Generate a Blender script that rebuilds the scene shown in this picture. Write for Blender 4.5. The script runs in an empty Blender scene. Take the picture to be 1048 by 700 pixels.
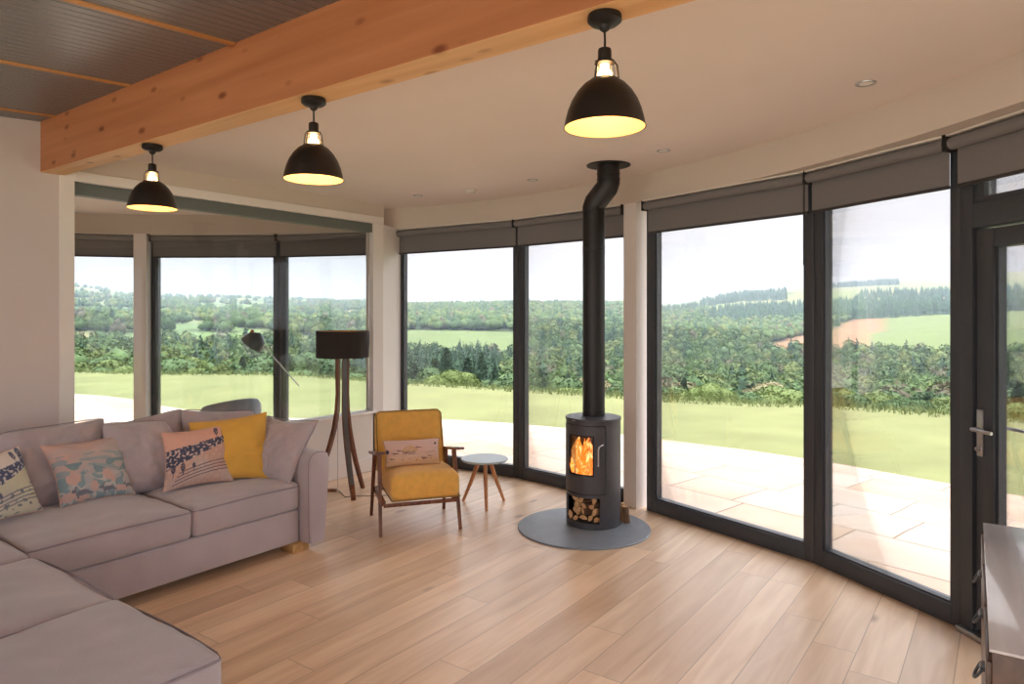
import bpy, bmesh, math, random
import numpy as np
from mathutils import Vector, Matrix, Euler, noise

scene = bpy.context.scene
COL = scene.collection
PI = math.pi
R = math.radians

# ------------------------------------------------------------------ camera, sky, exposure
cam_data = bpy.data.cameras.new('camera')
cam_data.lens = 24.05
cam_data.sensor_width = 36.0
cam_data.sensor_fit = 'HORIZONTAL'
cam_data.shift_y = -30.0/1048.0
cam_data.clip_end = 9000
cam_data.clip_start = 0.05
cam = bpy.data.objects.new('camera', cam_data)
COL.objects.link(cam)
cam.location = (0, 0, 1.55)
cam.rotation_euler = (R(90), 0, R(35.967))
scene.camera = cam

scene.view_settings.view_transform = 'Standard'
scene.view_settings.look = 'None'
scene.view_settings.gamma = 1.0
scene.view_settings.use_curve_mapping = False
scene.view_settings.exposure = 0.68

world = bpy.data.worlds.new('overcast_sky')
scene.world = world
world.use_nodes = True
wn = world.node_tree; wn.nodes.clear()
w_out = wn.nodes.new('ShaderNodeOutputWorld')
w_bg = wn.nodes.new('ShaderNodeBackground')
w_geo = wn.nodes.new('ShaderNodeNewGeometry')
w_sep = wn.nodes.new('ShaderNodeSeparateXYZ')
w_ramp = wn.nodes.new('ShaderNodeValToRGB')
w_tc = wn.nodes.new('ShaderNodeTexCoord')
w_map = wn.nodes.new('ShaderNodeMapping'); w_map.inputs['Scale'].default_value = (1.2, 1.2, 9)
w_noise = wn.nodes.new('ShaderNodeTexNoise'); w_noise.inputs['Scale'].default_value = 2.2; w_noise.inputs['Detail'].default_value = 5
w_mix = wn.nodes.new('ShaderNodeMix'); w_mix.data_type = 'RGBA'; w_mix.blend_type = 'MULTIPLY'; w_mix.inputs[0].default_value = 1.0
w_cr = wn.nodes.new('ShaderNodeValToRGB')
wn.links.new(w_tc.outputs['Generated'], w_sep.inputs[0])
wn.links.new(w_sep.outputs['Z'], w_ramp.inputs[0])
e = w_ramp.color_ramp.elements
e[0].position = 0.0; e[0].color = (0.52, 0.47, 0.472, 1)
e[1].position = 0.95; e[1].color = (4.6, 4.65, 5.0, 1)
m_ = w_ramp.color_ramp.elements.new(0.09); m_.color = (0.56, 0.51, 0.51, 1)
m_ = w_ramp.color_ramp.elements.new(0.20); m_.color = (0.64, 0.61, 0.618, 1)
m_ = w_ramp.color_ramp.elements.new(0.40); m_.color = (1.8, 1.78, 1.86, 1)
e = w_cr.color_ramp.elements
e[0].position = 0.38; e[0].color = (0.92, 0.90, 0.91, 1)
e[1].position = 0.65; e[1].color = (1.05, 1.03, 1.02, 1)
wn.links.new(w_tc.outputs['Generated'], w_map.inputs[0])
wn.links.new(w_map.outputs[0], w_noise.inputs['Vector'])
wn.links.new(w_noise.outputs['Fac'], w_cr.inputs[0])
wn.links.new(w_ramp.outputs[0], w_mix.inputs[6])
wn.links.new(w_cr.outputs[0], w_mix.inputs[7])
wn.links.new(w_mix.outputs[2], w_bg.inputs['Color'])
w_bg.inputs['Strength'].default_value = 1.0
wn.links.new(w_bg.outputs[0], w_out.inputs[0])

# unseen fill lights added behind and beside the camera to brighten the room
def area(name, loc, rot, sx, sy, power, col):
    ld = bpy.data.lights.new(name, 'AREA'); ld.shape = 'RECTANGLE'; ld.size = sx; ld.size_y = sy; ld.energy = power; ld.color = col
    o = bpy.data.objects.new(name, ld); COL.objects.link(o); o.location = loc; o.rotation_euler = rot
    return o
area('rear_fill_light', (-1.3, -3.55, 1.35), (R(90), 0, 0), 6.6, 2.2, 60, (1.0, 0.95, 0.97))
area('side_fill_light', (3.2, -1.2, 1.35), (R(90), 0, R(72)), 4.0, 2.2, 12, (1.0, 0.95, 0.97))

cy = scene.cycles
cy.use_denoising = True
cy.max_bounces = 10
cy.diffuse_bounces = 6
cy.glossy_bounces = 4
cy.transparent_max_bounces = 16
cy.transmission_bounces = 6
cy.caustics_reflective = False
cy.caustics_refractive = False
cy.sample_clamp_indirect = 6.0

# ------------------------------------------------------------------ helpers: materials
def srgb(r, g, b):
    def f(c):
        c /= 255.0
        return c/12.92 if c <= 0.04045 else ((c+0.055)/1.055)**2.4
    return (f(r), f(g), f(b), 1.0)

def mat(name, color, rough=0.6, metal=0.0, var=0.0, scale=8.0, bump=0.0, bscale=60.0, stretch=None,
        coat=0.0, sheen=0.0, spec=0.5, emit=None, estr=0.0, detail=4):
    m = bpy.data.materials.new(name); m.use_nodes = True
    nt = m.node_tree; b = nt.nodes['Principled BSDF']
    b.inputs['Base Color'].default_value = color
    b.inputs['Roughness'].default_value = rough
    b.inputs['Metallic'].default_value = metal
    b.inputs['Specular IOR Level'].default_value = spec
    if coat: b.inputs['Coat Weight'].default_value = coat
    if sheen:
        b.inputs['Sheen Weight'].default_value = sheen
        b.inputs['Sheen Roughness'].default_value = 0.5
    if emit:
        b.inputs['Emission Color'].default_value = emit
        b.inputs['Emission Strength'].default_value = estr
    if var or bump:
        tc = nt.nodes.new('ShaderNodeTexCoord')
        mp = nt.nodes.new('ShaderNodeMapping')
        mp.inputs['Scale'].default_value = stretch or (1, 1, 1)
        nt.links.new(tc.outputs['Object'], mp.inputs[0])
    if var:
        n = nt.nodes.new('ShaderNodeTexNoise'); n.inputs['Scale'].default_value = scale; n.inputs['Detail'].default_value = detail
        nt.links.new(mp.outputs[0], n.inputs['Vector'])
        rp = nt.nodes.new('ShaderNodeValToRGB')
        rp.color_ramp.elements[0].position = 0.3; rp.color_ramp.elements[1].position = 0.7
        rp.color_ramp.elements[0].color = tuple(c*(1-var) for c in color[:3])+(1,)
        rp.color_ramp.elements[1].color = tuple(min(1, c*(1+var)) for c in color[:3])+(1,)
        nt.links.new(n.outputs['Fac'], rp.inputs[0])
        nt.links.new(rp.outputs[0], b.inputs['Base Color'])
    if bump:
        n2 = nt.nodes.new('ShaderNodeTexNoise'); n2.inputs['Scale'].default_value = bscale; n2.inputs['Detail'].default_value = 3
        nt.links.new(mp.outputs[0], n2.inputs['Vector'])
        bp = nt.nodes.new('ShaderNodeBump'); bp.inputs['Strength'].default_value = bump; bp.inputs['Distance'].default_value = 0.01
        nt.links.new(n2.outputs['Fac'], bp.inputs['Height'])
        nt.links.new(bp.outputs[0], b.inputs['Normal'])
    return m

def glass_mat(name, tint=(1, 1, 1, 1), refl=1.0):
    m = bpy.data.materials.new(name); m.use_nodes = True
    nt = m.node_tree; nt.nodes.clear()
    o = nt.nodes.new('ShaderNodeOutputMaterial')
    t = nt.nodes.new('ShaderNodeBsdfTransparent'); t.inputs[0].default_value = tint
    g = nt.nodes.new('ShaderNodeBsdfGlossy'); g.inputs['Roughness'].default_value = 0.02
    f = nt.nodes.new('ShaderNodeFresnel'); f.inputs[0].default_value = 1.45
    mu = nt.nodes.new('ShaderNodeMath'); mu.operation = 'MULTIPLY'; mu.inputs[1].default_value = refl
    x = nt.nodes.new('ShaderNodeMixShader')
    nt.links.new(f.outputs[0], mu.inputs[0]); nt.links.new(mu.outputs[0], x.inputs[0])
    nt.links.new(t.outputs[0], x.inputs[1]); nt.links.new(g.outputs[0], x.inputs[2])
    nt.links.new(x.outputs[0], o.inputs[0])
    return m

def N(nt, typ, **kw):
    n = nt.nodes.new(typ)
    for k, v in kw.items(): setattr(n, k, v)
    return n

def wood_mat(name, c_dark, c_light, axis='X', rough=0.45, knots=0.0, scale=1.0, coat=0.0):
    """grain stretched along one axis, optional knots"""
    m = bpy.data.materials.new(name); m.use_nodes = True
    nt = m.node_tree; b = nt.nodes['Principled BSDF']; L = nt.links.new
    tc = N(nt, 'ShaderNodeTexCoord'); mp = N(nt, 'ShaderNodeMapping')
    s = {'X': (0.7, 14, 14), 'Y': (14, 0.7, 14), 'Z': (14, 14, 0.7)}[axis]
    mp.inputs['Scale'].default_value = tuple(k*scale for k in s)
    L(tc.outputs['Object'], mp.inputs[0])
    n = N(nt, 'ShaderNodeTexNoise'); n.inputs['Scale'].default_value = 1.6; n.inputs['Detail'].default_value = 6; n.inputs['Distortion'].default_value = 0.6
    L(mp.outputs[0], n.inputs['Vector'])
    rp = N(nt, 'ShaderNodeValToRGB'); rp.color_ramp.elements[0].position = 0.32; rp.color_ramp.elements[1].position = 0.68
    rp.color_ramp.elements[0].color = c_dark; rp.color_ramp.elements[1].color = c_light
    L(n.outputs['Fac'], rp.inputs[0])
    out = rp.outputs[0]
    if knots:
        mp2 = N(nt, 'ShaderNodeMapping')
        s2 = {'X': (4.6, 9, 10), 'Y': (9, 4.6, 10), 'Z': (10, 9, 4.6)}[axis]
        mp2.inputs['Scale'].default_value = s2
        L(tc.outputs['Object'], mp2.inputs[0])
        v = N(nt, 'ShaderNodeTexVoronoi'); v.inputs['Scale'].default_value = 1.0
        L(mp2.outputs[0], v.inputs['Vector'])
        r2 = N(nt, 'ShaderNodeValToRGB')
        r2.color_ramp.elements[0].position = 0.08; r2.color_ramp.elements[0].color = (0.38, 0.22, 0.15, 1)
        r2.color_ramp.elements[1].position = 0.22; r2.color_ramp.elements[1].color = (1, 1, 1, 1)
        L(v.outputs['Distance'], r2.inputs[0])
        mx = N(nt, 'ShaderNodeMix', data_type='RGBA', blend_type='MULTIPLY'); mx.inputs[0].default_value = knots
        L(out, mx.inputs[6]); L(r2.outputs[0], mx.inputs[7]); out = mx.outputs[2]
    L(out, b.inputs['Base Color'])
    b.inputs['Roughness'].default_value = rough
    b.inputs['Coat Weight'].default_value = coat
    bp = N(nt, 'ShaderNodeBump'); bp.inputs['Strength'].default_value = 0.08; bp.inputs['Distance'].default_value = 0.004
    L(n.outputs['Fac'], bp.inputs['Height']); L(bp.outputs[0], b.inputs['Normal'])
    return m

def attr_mat(name, rough=0.9, sheen=0.0, bump=0.25, bscale=500.0, noise_var=0.0, nscale=0.5):
    m = bpy.data.materials.new(name); m.use_nodes = True
    nt = m.node_tree; b = nt.nodes['Principled BSDF']; L = nt.links.new
    a = N(nt, 'ShaderNodeAttribute'); a.attribute_name = 'print'
    out = a.outputs['Color']
    tc = N(nt, 'ShaderNodeTexCoord')
    if noise_var:
        n = N(nt, 'ShaderNodeTexNoise'); n.inputs['Scale'].default_value = nscale; n.inputs['Detail'].default_value = 8
        L(tc.outputs['Object'], n.inputs['Vector'])
        rp = N(nt, 'ShaderNodeValToRGB'); rp.color_ramp.elements[0].position = 0.3; rp.color_ramp.elements[1].position = 0.7
        rp.color_ramp.elements[0].color = (1-noise_var,)*3+(1,); rp.color_ramp.elements[1].color = (1+noise_var,)*3+(1,)
        L(n.outputs['Fac'], rp.inputs[0])
        mx = N(nt, 'ShaderNodeMix', data_type='RGBA', blend_type='MULTIPLY'); mx.inputs[0].default_value = 1
        L(out, mx.inputs[6]); L(rp.outputs[0], mx.inputs[7]); out = mx.outputs[2]
    L(out, b.inputs['Base Color'])
    b.inputs['Roughness'].default_value = rough
    b.inputs['Specular IOR Level'].default_value = 0.2
    if sheen: b.inputs['Sheen Weight'].default_value = sheen
    if bump:
        n2 = N(nt, 'ShaderNodeTexNoise'); n2.inputs['Scale'].default_value = bscale
        L(tc.outputs['Object'], n2.inputs['Vector'])
        bp = N(nt, 'ShaderNodeBump'); bp.inputs['Strength'].default_value = bump; bp.inputs['Distance'].default_value = 0.002
        L(n2.outputs['Fac'], bp.inputs['Height']); L(bp.outputs[0], b.inputs['Normal'])
    return m

# ------------------------------------------------------------------ helpers: geometry
class MB:
    def __init__(self): self.bm = bmesh.new()
    def _take(self, t, M=None, mi=0):
        if M is not None: bmesh.ops.transform(t, matrix=M, verts=t.verts)
        for f in t.faces: f.material_index = mi
        me = bpy.data.meshes.new('tmp'); t.to_mesh(me); t.free()
        self.bm.from_mesh(me); bpy.data.meshes.remove(me)
        return self
    def box(self, x0, x1, y0, y1, z0, z1, r=0.0, seg=2, M=None, mi=0):
        t = bmesh.new()
        bmesh.ops.create_cube(t, size=1.0)
        for v in t.verts:
            v.co = Vector(((x0+x1)/2+v.co.x*(x1-x0), (y0+y1)/2+v.co.y*(y1-y0), (z0+z1)/2+v.co.z*(z1-z0)))
        if r > 0: bmesh.ops.bevel(t, geom=t.edges[:], offset=r, segments=seg, affect='EDGES', profile=0.5)
        return self._take(t, M, mi)
    def lathe(self, prof, n=40, M=None, mi=0, a0=0.0, a1=2*PI):
        """prof: list of (radius, z)"""
        t = bmesh.new()
        full = abs(a1-a0-2*PI) < 1e-6
        k = n if full else n+1
        rings = []
        for (r, z) in prof:
            if r < 1e-6:
                rings.append([t.verts.new((0, 0, z))])
            else:
                rings.append([t.verts.new((r*math.cos(a0+(a1-a0)*i/n), r*math.sin(a0+(a1-a0)*i/n), z)) for i in range(k)])
        for A, B in zip(rings[:-1], rings[1:]):
            for i in range(n):
                j = (i+1) % k
                if len(A) == 1 and len(B) == 1: continue
                if len(A) == 1: t.faces.new((A[0], B[i], B[j]))
                elif len(B) == 1: t.faces.new((A[i], A[j], B[0]))
                else: t.faces.new((A[i], A[j], B[j], B[i]))
        bmesh.ops.recalc_face_normals(t, faces=t.faces)
        return self._take(t, M, mi)
    def tube(self, pts, rad, n=12, cap=True, mi=0, flat=None, up=None):
        """sweep along pts; rad a number or a list; flat=(w,h) list/tuple gives a rectangular section"""
        pts = [Vector(p) for p in pts]; t = bmesh.new(); rings = []
        u = Vector(up) if up else None
        for i, p in enumerate(pts):
            a = pts[max(i-1, 0)]; b = pts[min(i+1, len(pts)-1)]
            d = (b-a).normalized()
            if u is None:
                ref = Vector((0, 0, 1)) if abs(d.z) < 0.9 else Vector((1, 0, 0))
                s = d.cross(ref).normalized()
            else:
                s = d.cross(u).normalized()
            v = s.cross(d).normalized()
            if up is None: u = v
            rr = rad[i] if isinstance(rad, (list, tuple)) else rad
            ring = []
            if flat:
                w, h = flat[i] if isinstance(flat, list) else flat
                for (cx, cy_) in ((-w/2, -h/2), (w/2, -h/2), (w/2, h/2), (-w/2, h/2)):
                    ring.append(t.verts.new(p+s*cx+v*cy_))
            else:
                for k in range(n):
                    an = 2*PI*k/n
                    ring.append(t.verts.new(p+s*(rr*math.cos(an))+v*(rr*math.sin(an))))
            rings.append(ring)
        m = len(rings[0])
        for A, B in zip(rings[:-1], rings[1:]):
            for k in range(m): t.faces.new((A[k], A[(k+1) % m], B[(k+1) % m], B[k]))
        if cap:
            t.faces.new(rings[0][::-1]); t.faces.new(rings[-1])
        bmesh.ops.recalc_face_normals(t, faces=t.faces)
        return self._take(t, None, mi)
    def prism(self, poly, z0, z1, M=None, mi=0, bevel=0.0):
        t = bmesh.new()
        A = [t.verts.new((x, y, z0)) for x, y in poly]; B = [t.verts.new((x, y, z1)) for x, y in poly]
        n = len(poly)
        t.faces.new(A[::-1]); t.faces.new(B)
        for i in range(n): t.faces.new((A[i], A[(i+1) % n], B[(i+1) % n], B[i]))
        bmesh.ops.recalc_face_normals(t, faces=t.faces)
        if bevel: bmesh.ops.bevel(t, geom=t.edges[:], offset=bevel, segments=2, affect='EDGES')
        return self._take(t, M, mi)
    def ring(self, c, r0, r1, a0, a1, z0, z1, n=60, mi=0):
        t = bmesh.new(); rows = []
        for i in range(n+1):
            a = R(a0+(a1-a0)*i/n); ca, sa = math.cos(a), math.sin(a)
            rows.append([t.verts.new((c[0]+r*ca, c[1]+r*sa, z)) for r, z in ((r0, z0), (r1, z0), (r1, z1), (r0, z1))])
        for A, B in zip(rows[:-1], rows[1:]):
            for k in range(4): t.faces.new((A[k], A[(k+1) % 4], B[(k+1) % 4], B[k]))
        t.faces.new(rows[0]); t.faces.new(rows[-1][::-1])
        bmesh.ops.recalc_face_normals(t, faces=t.faces)
        return self._take(t, None, mi)
    def grid(self, P, mi=0, closed=False):
        """P: 2-D list of points"""
        t = bmesh.new(); V = [[t.verts.new(p) for p in row] for row in P]
        for i in range(len(V)-1):
            for j in range(len(V[0])-1): t.faces.new((V[i][j], V[i][j+1], V[i+1][j+1], V[i+1][j]))
        return self._take(t, None, mi)
    def build(self, name, mats, parent=None, smooth=True, angle=35, loc=None, rot=None):
        me = bpy.data.meshes.new(name); self.bm.to_mesh(me); self.bm.free()
        if not isinstance(mats, (list, tuple)): mats = [mats]
        for m in mats: me.materials.append(m)
        if smooth:
            me.polygons.foreach_set('use_smooth', [True]*len(me.polygons))
            me.set_sharp_from_angle(angle=R(angle))
        o = bpy.data.objects.new(name, me); COL.objects.link(o)
        if parent: o.parent = parent
        if loc: o.location = loc
        if rot: o.rotation_euler = rot
        return o

def tag(o, label=None, cat=None, group=None, kind=None):
    if label: o['label'] = label
    if cat: o['category'] = cat
    if group: o['group'] = group
    if kind: o['kind'] = kind
    return o
def empty(name, loc=(0, 0, 0), rz=0.0):
    o = bpy.data.objects.new(name, None); COL.objects.link(o)
    o.location = loc; o.rotation_euler = (0, 0, rz); o.empty_display_size = 0.1
    return o
def children(o): return [c for c in bpy.data.objects if c.parent == o]
def copy_tree(o, parent=None):
    c = o.copy(); COL.objects.link(c); c.parent = parent
    for ch in children(o): copy_tree(ch, c)
    return c

# ------------------------------------------------------------------ materials
M = {}
M['wall'] = mat('painted_plaster', srgb(213, 202, 200), 0.85, var=0.015, scale=3, bump=0.04, bscale=120)
M['ceil'] = mat('painted_ceiling', srgb(236, 225, 217), 0.9, var=0.015, scale=2, bump=0.03, bscale=90)
M['bulk'] = mat('cream_bulkhead_paint', srgb(211, 200, 189), 0.85, var=0.012, scale=3, bump=0.03, bscale=120)
M['trim'] = mat('white_gloss_paint', srgb(236, 230, 226), 0.45, var=0.01, scale=4)
M['frame'] = mat('anthracite_aluminium', srgb(60, 64, 71), 0.42, 0.0, var=0.05, scale=30, bump=0.03, bscale=400)
M['header'] = mat('grey_steel_header', srgb(104, 110, 108), 0.45, var=0.04)
M['gasket'] = mat('black_rubber_gasket', srgb(22, 22, 24), 0.7, var=0.05)
M['steel'] = mat('brushed_steel', srgb(190, 190, 192), 0.32, 1.0, var=0.05, scale=40)
M['black'] = mat('black_metal', srgb(34, 31, 30), 0.45, 0.3, var=0.08, scale=20)
M['stove'] = mat('stove_grey_steel', srgb(74, 73, 78), 0.45, 0.2, var=0.06, scale=30, bump=0.05, bscale=600)
M['flue'] = mat('black_flue_steel', srgb(38, 35, 36), 0.42, 0.4, var=0.05, scale=14)
M['firebrick'] = mat('sooty_firebrick', srgb(70, 58, 50), 0.9, var=0.3, scale=14)
M['blind'] = mat('grey_blind_cloth', srgb(122, 119, 120), 0.9, var=0.03, scale=60, bump=0.1, bscale=900)
M['bar'] = mat('dark_blind_bar', srgb(58, 54, 56), 0.6, var=0.03)
M['shadeout'] = mat('bronze_black_enamel', srgb(44, 36, 31), 0.38, 0.25, var=0.08, scale=18)
M['shadein'] = mat('cream_enamel', srgb(250, 212, 150), 0.5, var=0.02, scale=12)
M['walnut'] = wood_mat('walnut', srgb(88, 50, 34), srgb(140, 86, 58), 'Z', 0.4, scale=2)
M['walnut_y'] = wood_mat('walnut_rail', srgb(88, 50, 34), srgb(140, 86, 58), 'Y', 0.24, scale=2)
M['oakleg'] = wood_mat('beech_leg', srgb(176, 118, 76), srgb(210, 152, 104), 'Z', 0.45, scale=2)
M['sidewood'] = wood_mat('brown_sideboard_wood', srgb(72, 48, 37), srgb(108, 77, 58), 'Y', 0.32, scale=0.7)
M['beamwood'] = wood_mat('orange_glulam', srgb(172, 106, 66), srgb(192, 126, 84), 'X', 0.5, knots=0.9, scale=0.55)
M['soffit_lit'] = wood_mat('floor_lit_soffit', srgb(206, 156, 104), srgb(226, 182, 130), 'X', 0.55, knots=0.6, scale=0.6)  # same beam wood, paler to paint in light bounced off the floor
M['batten'] = wood_mat('pine_batten', srgb(190, 132, 78), srgb(216, 162, 104), 'Y', 0.55)
M['leather'] = mat('mustard_weave', srgb(238, 182, 88), 0.8, var=0.07, scale=26, bump=0.35, bscale=420, sheen=0.25)
M['piping'] = mat('olive_piping', srgb(150, 118, 58), 0.8, var=0.05)
M['yellow'] = mat('yellow_cotton', srgb(222, 172, 74), 0.85, var=0.05, scale=10, bump=0.3, bscale=300, sheen=0.2)
M['sofa'] = mat('mauve_grey_chenille', srgb(178, 166, 171), 0.92, var=0.07, scale=5, bump=0.35, bscale=260, sheen=0.6)
M['seam'] = mat('mauve_grey_piping', srgb(148, 138, 144), 0.9, var=0.04)
M['foot'] = wood_mat('pale_oak_foot', srgb(176, 134, 84), srgb(206, 166, 112), 'X', 0.5)
M['darkdrum'] = mat('black_lampshade_linen', srgb(46, 38, 36), 0.9, var=0.08, scale=80, bump=0.2, bscale=500)
M['gold'] = mat('gold_lining', srgb(214, 150, 84), 0.45, 0.6, var=0.04)
M['tabletop'] = mat('pale_blue_grey_tabletop', srgb(168, 184, 190), 0.3, var=0.02, scale=6)
M['slate'] = mat('slate_hearth', srgb(122, 129, 138), 0.42, var=0.10, scale=7, bump=0.12, bscale=40)
M['bark'] = mat('log_bark', srgb(110, 84, 64), 0.95, var=0.25, scale=30, bump=0.5, bscale=80)
M['logend'] = mat('cut_log_wood', srgb(206, 164, 118), 0.85, var=0.15, scale=40)
M['ember'] = mat('glowing_log', srgb(60, 30, 18), 0.9, var=0.3, scale=20, emit=(1.0, 0.16, 0.02, 1), estr=0.9)
M['greymetal'] = mat('grey_lamp_metal', srgb(104, 108, 112), 0.4, 0.4, var=0.04)
M['brass'] = mat('copper_joint', srgb(196, 128, 84), 0.35, 0.9, var=0.04)
M['bluefab'] = mat('blue_grey_upholstery', srgb(166, 172, 184), 0.85, var=0.06, scale=18, bump=0.2, bscale=300)
M['cable'] = mat('grey_cable', srgb(120, 112, 108), 0.5, var=0.02)
M['glass'] = glass_mat('window_glass', (0.97, 0.985, 0.98, 1), 0.55)
M['glass_in'] = glass_mat('partition_glass', (0.94, 0.965, 0.96, 1), 0.9)
M['stoveglass'] = glass_mat('stove_glass', (0.92, 0.9, 0.88, 1), 0.8)
M['bulbglass'] = mat('lit_bulb', (1, 0.8, 0.5, 1), 0.3, emit=(1.0, 0.62, 0.28, 1), estr=9.0)
M['lens'] = mat('downlight_lens', srgb(245, 240, 232), 0.3, var=0.01)
M['plastic'] = mat('white_plastic', srgb(226, 220, 212), 0.4, var=0.01)
M['sidetop_sheen'] = wood_mat('sideboard_top_sheen', srgb(196, 188, 186), srgb(218, 212, 210), 'Y', 0.25, scale=0.6, coat=0.7)  # brown wood coloured pale, the glossy reflection put into its base
# flames: noise driven emission on real flame tongues
fm = bpy.data.materials.new('flame'); fm.use_nodes = True
nt = fm.node_tree; nt.nodes.clear(); L = nt.links.new
fo = N(nt, 'ShaderNodeOutputMaterial'); fe = N(nt, 'ShaderNodeEmission'); ft = N(nt, 'ShaderNodeBsdfTransparent'); fx = N(nt, 'ShaderNodeMixShader')
ftc = N(nt, 'ShaderNodeTexCoord'); fmp = N(nt, 'ShaderNodeMapping'); fmp.inputs['Scale'].default_value = (22, 22, 10)
fn = N(nt, 'ShaderNodeTexNoise'); fn.inputs['Scale'].default_value = 1.3; fn.inputs['Detail'].default_value = 4; fn.inputs['Distortion'].default_value = 1.2
L(ftc.outputs['Object'], fmp.inputs[0]); L(fmp.outputs[0], fn.inputs['Vector'])
fr = N(nt, 'ShaderNodeValToRGB'); el = fr.color_ramp.elements
el[0].position = 0.36; el[0].color = (0.55, 0.06, 0.005, 1)
el[1].position = 0.66; el[1].color = (1.0, 0.72, 0.30, 1)
q = fr.color_ramp.elements.new(0.52); q.color = (0.95, 0.24, 0.02, 1)
L(fn.outputs['Fac'], fr.inputs[0]); L(fr.outputs[0], fe.inputs[0]); fe.inputs[1].default_value = 1.25
fr2 = N(nt, 'ShaderNodeValToRGB'); fr2.color_ramp.elements[0].position = 0.36; fr2.color_ramp.elements[1].position = 0.48
L(fn.outputs['Fac'], fr2.inputs[0]); L(fr2.outputs[0], fx.inputs[0]); L(ft.outputs[0], fx.inputs[1]); L(fe.outputs[0], fx.inputs[2]); L(fx.outputs[0], fo.inputs[0])
M['flame'] = fm

# oak plank floor
def plank_floor():
    m = bpy.data.materials.new('oak_plank_floor'); m.use_nodes = True
    nt = m.node_tree; b = nt.nodes['Principled BSDF']; L = nt.links.new
    tc = N(nt, 'ShaderNodeTexCoord'); sp = N(nt, 'ShaderNodeSeparateXYZ'); L(tc.outputs['Object'], sp.inputs[0])
    def mth(op, a, bb=None, c=None):
        n = N(nt, 'ShaderNodeMath', operation=op)
        for i, v in enumerate((a, bb, c)):
            if v is None: continue
            if isinstance(v, (int, float)): n.inputs[i].default_value = v
            else: L(v, n.inputs[i])
        return n.outputs[0]
    u = mth('DIVIDE', sp.outputs['X'], 0.187)
    row = mth('FLOOR', u); fu = mth('FRACT', u)
    wn1 = N(nt, 'ShaderNodeTexWhiteNoise', noise_dimensions='1D'); L(row, wn1.inputs['W'])
    v = mth('ADD', mth('DIVIDE', sp.outputs['Y'], 1.85), mth('MULTIPLY', wn1.outputs['Value'], 7.3))
    pid = mth('FLOOR', v); fv = mth('FRACT', v)
    cb = N(nt, 'ShaderNodeCombineXYZ'); L(row, cb.inputs[0]); L(pid, cb.inputs[1])
    wn2 = N(nt, 'ShaderNodeTexWhiteNoise', noise_dimensions='2D'); L(cb.outputs[0], wn2.inputs['Vector'])
    # grain
    off = N(nt, 'ShaderNodeVectorMath', operation='MULTIPLY_ADD'); L(wn2.outputs['Color'], off.inputs[0]); off.inputs[1].default_value = (9, 9, 9); L(tc.outputs['Object'], off.inputs[2])
    mp = N(nt, 'ShaderNodeMapping'); mp.inputs['Scale'].default_value = (9, 0.8, 1); L(off.outputs[0], mp.inputs[0])
    n = N(nt, 'ShaderNodeTexNoise'); n.inputs['Scale'].default_value = 1.5; n.inputs['Detail'].default_value = 7; n.inputs['Distortion'].default_value = 0.8
    L(mp.outputs[0], n.inputs['Vector'])
    rp = N(nt, 'ShaderNodeValToRGB'); el = rp.color_ramp.elements
    el[0].position = 0.25; el[0].color = srgb(206, 169, 133); el[1].position = 0.72; el[1].color = srgb(235, 207, 176)
    L(n.outputs['Fac'], rp.inputs[0])
    # plank tone
    r3 = N(nt, 'ShaderNodeValToRGB'); el = r3.color_ramp.elements
    el[0].position = 0.0; el[0].color = (0.87, 0.84, 0.81, 1); el[1].position = 1.0; el[1].color = (1.10, 1.10, 1.10, 1)
    L(wn2.outputs['Value'], r3.inputs[0])
    mx = N(nt, 'ShaderNodeMix', data_type='RGBA', blend_type='MULTIPLY'); mx.inputs[0].default_value = 1; L(rp.outputs[0], mx.inputs[6]); L(r3.outputs[0], mx.inputs[7])
    # knots
    mk = N(nt, 'ShaderNodeMapping'); mk.inputs['Scale'].default_value = (3.2, 1.5, 1); L(off.outputs[0], mk.inputs[0])
    vo = N(nt, 'ShaderNodeTexVoronoi'); vo.inputs['Scale'].default_value = 1.0; L(mk.outputs[0], vo.inputs['Vector'])
    rk = N(nt, 'ShaderNodeValToRGB'); el = rk.color_ramp.elements
    el[0].position = 0.035; el[0].color = (0.42, 0.32, 0.26, 1); el[1].position = 0.11; el[1].color = (1, 1, 1, 1)
    L(vo.outputs['Distance'], rk.inputs[0])
    mk2 = N(nt, 'ShaderNodeMix', data_type='RGBA', blend_type='MULTIPLY'); mk2.inputs[0].default_value = 0.8; L(mx.outputs[2], mk2.inputs[6]); L(rk.outputs[0], mk2.inputs[7])
    # joints
    ju = mth('LESS_THAN', mth('MINIMUM', fu, mth('SUBTRACT', 1.0, fu)), 0.011)
    jv = mth('LESS_THAN', mth('MINIMUM', fv, mth('SUBTRACT', 1.0, fv)), 0.0011)
    j = mth('MAXIMUM', ju, jv)
    mj = N(nt, 'ShaderNodeMix', data_type='RGBA'); L(mth('MULTIPLY', j, 0.55), mj.inputs[0]); L(mk2.outputs[2], mj.inputs[6]); mj.inputs[7].default_value = srgb(120, 84, 56)
    L(mj.outputs[2], b.inputs['Base Color'])
    b.inputs['Roughness'].default_value = 0.38
    b.inputs['Specular IOR Level'].default_value = 0.6; b.inputs['Coat Weight'].default_value = 0.35; b.inputs['Coat Roughness'].default_value = 0.30
    bp = N(nt, 'ShaderNodeBump'); bp.inputs['Strength'].default_value = 0.10; bp.inputs['Distance'].default_value = 0.003
    L(mth('SUBTRACT', n.outputs['Fac'], mth('MULTIPLY', j, 1.0)), bp.inputs['Height']); L(bp.outputs[0], b.inputs['Normal'])
    return m
M['floor'] = plank_floor()

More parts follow.
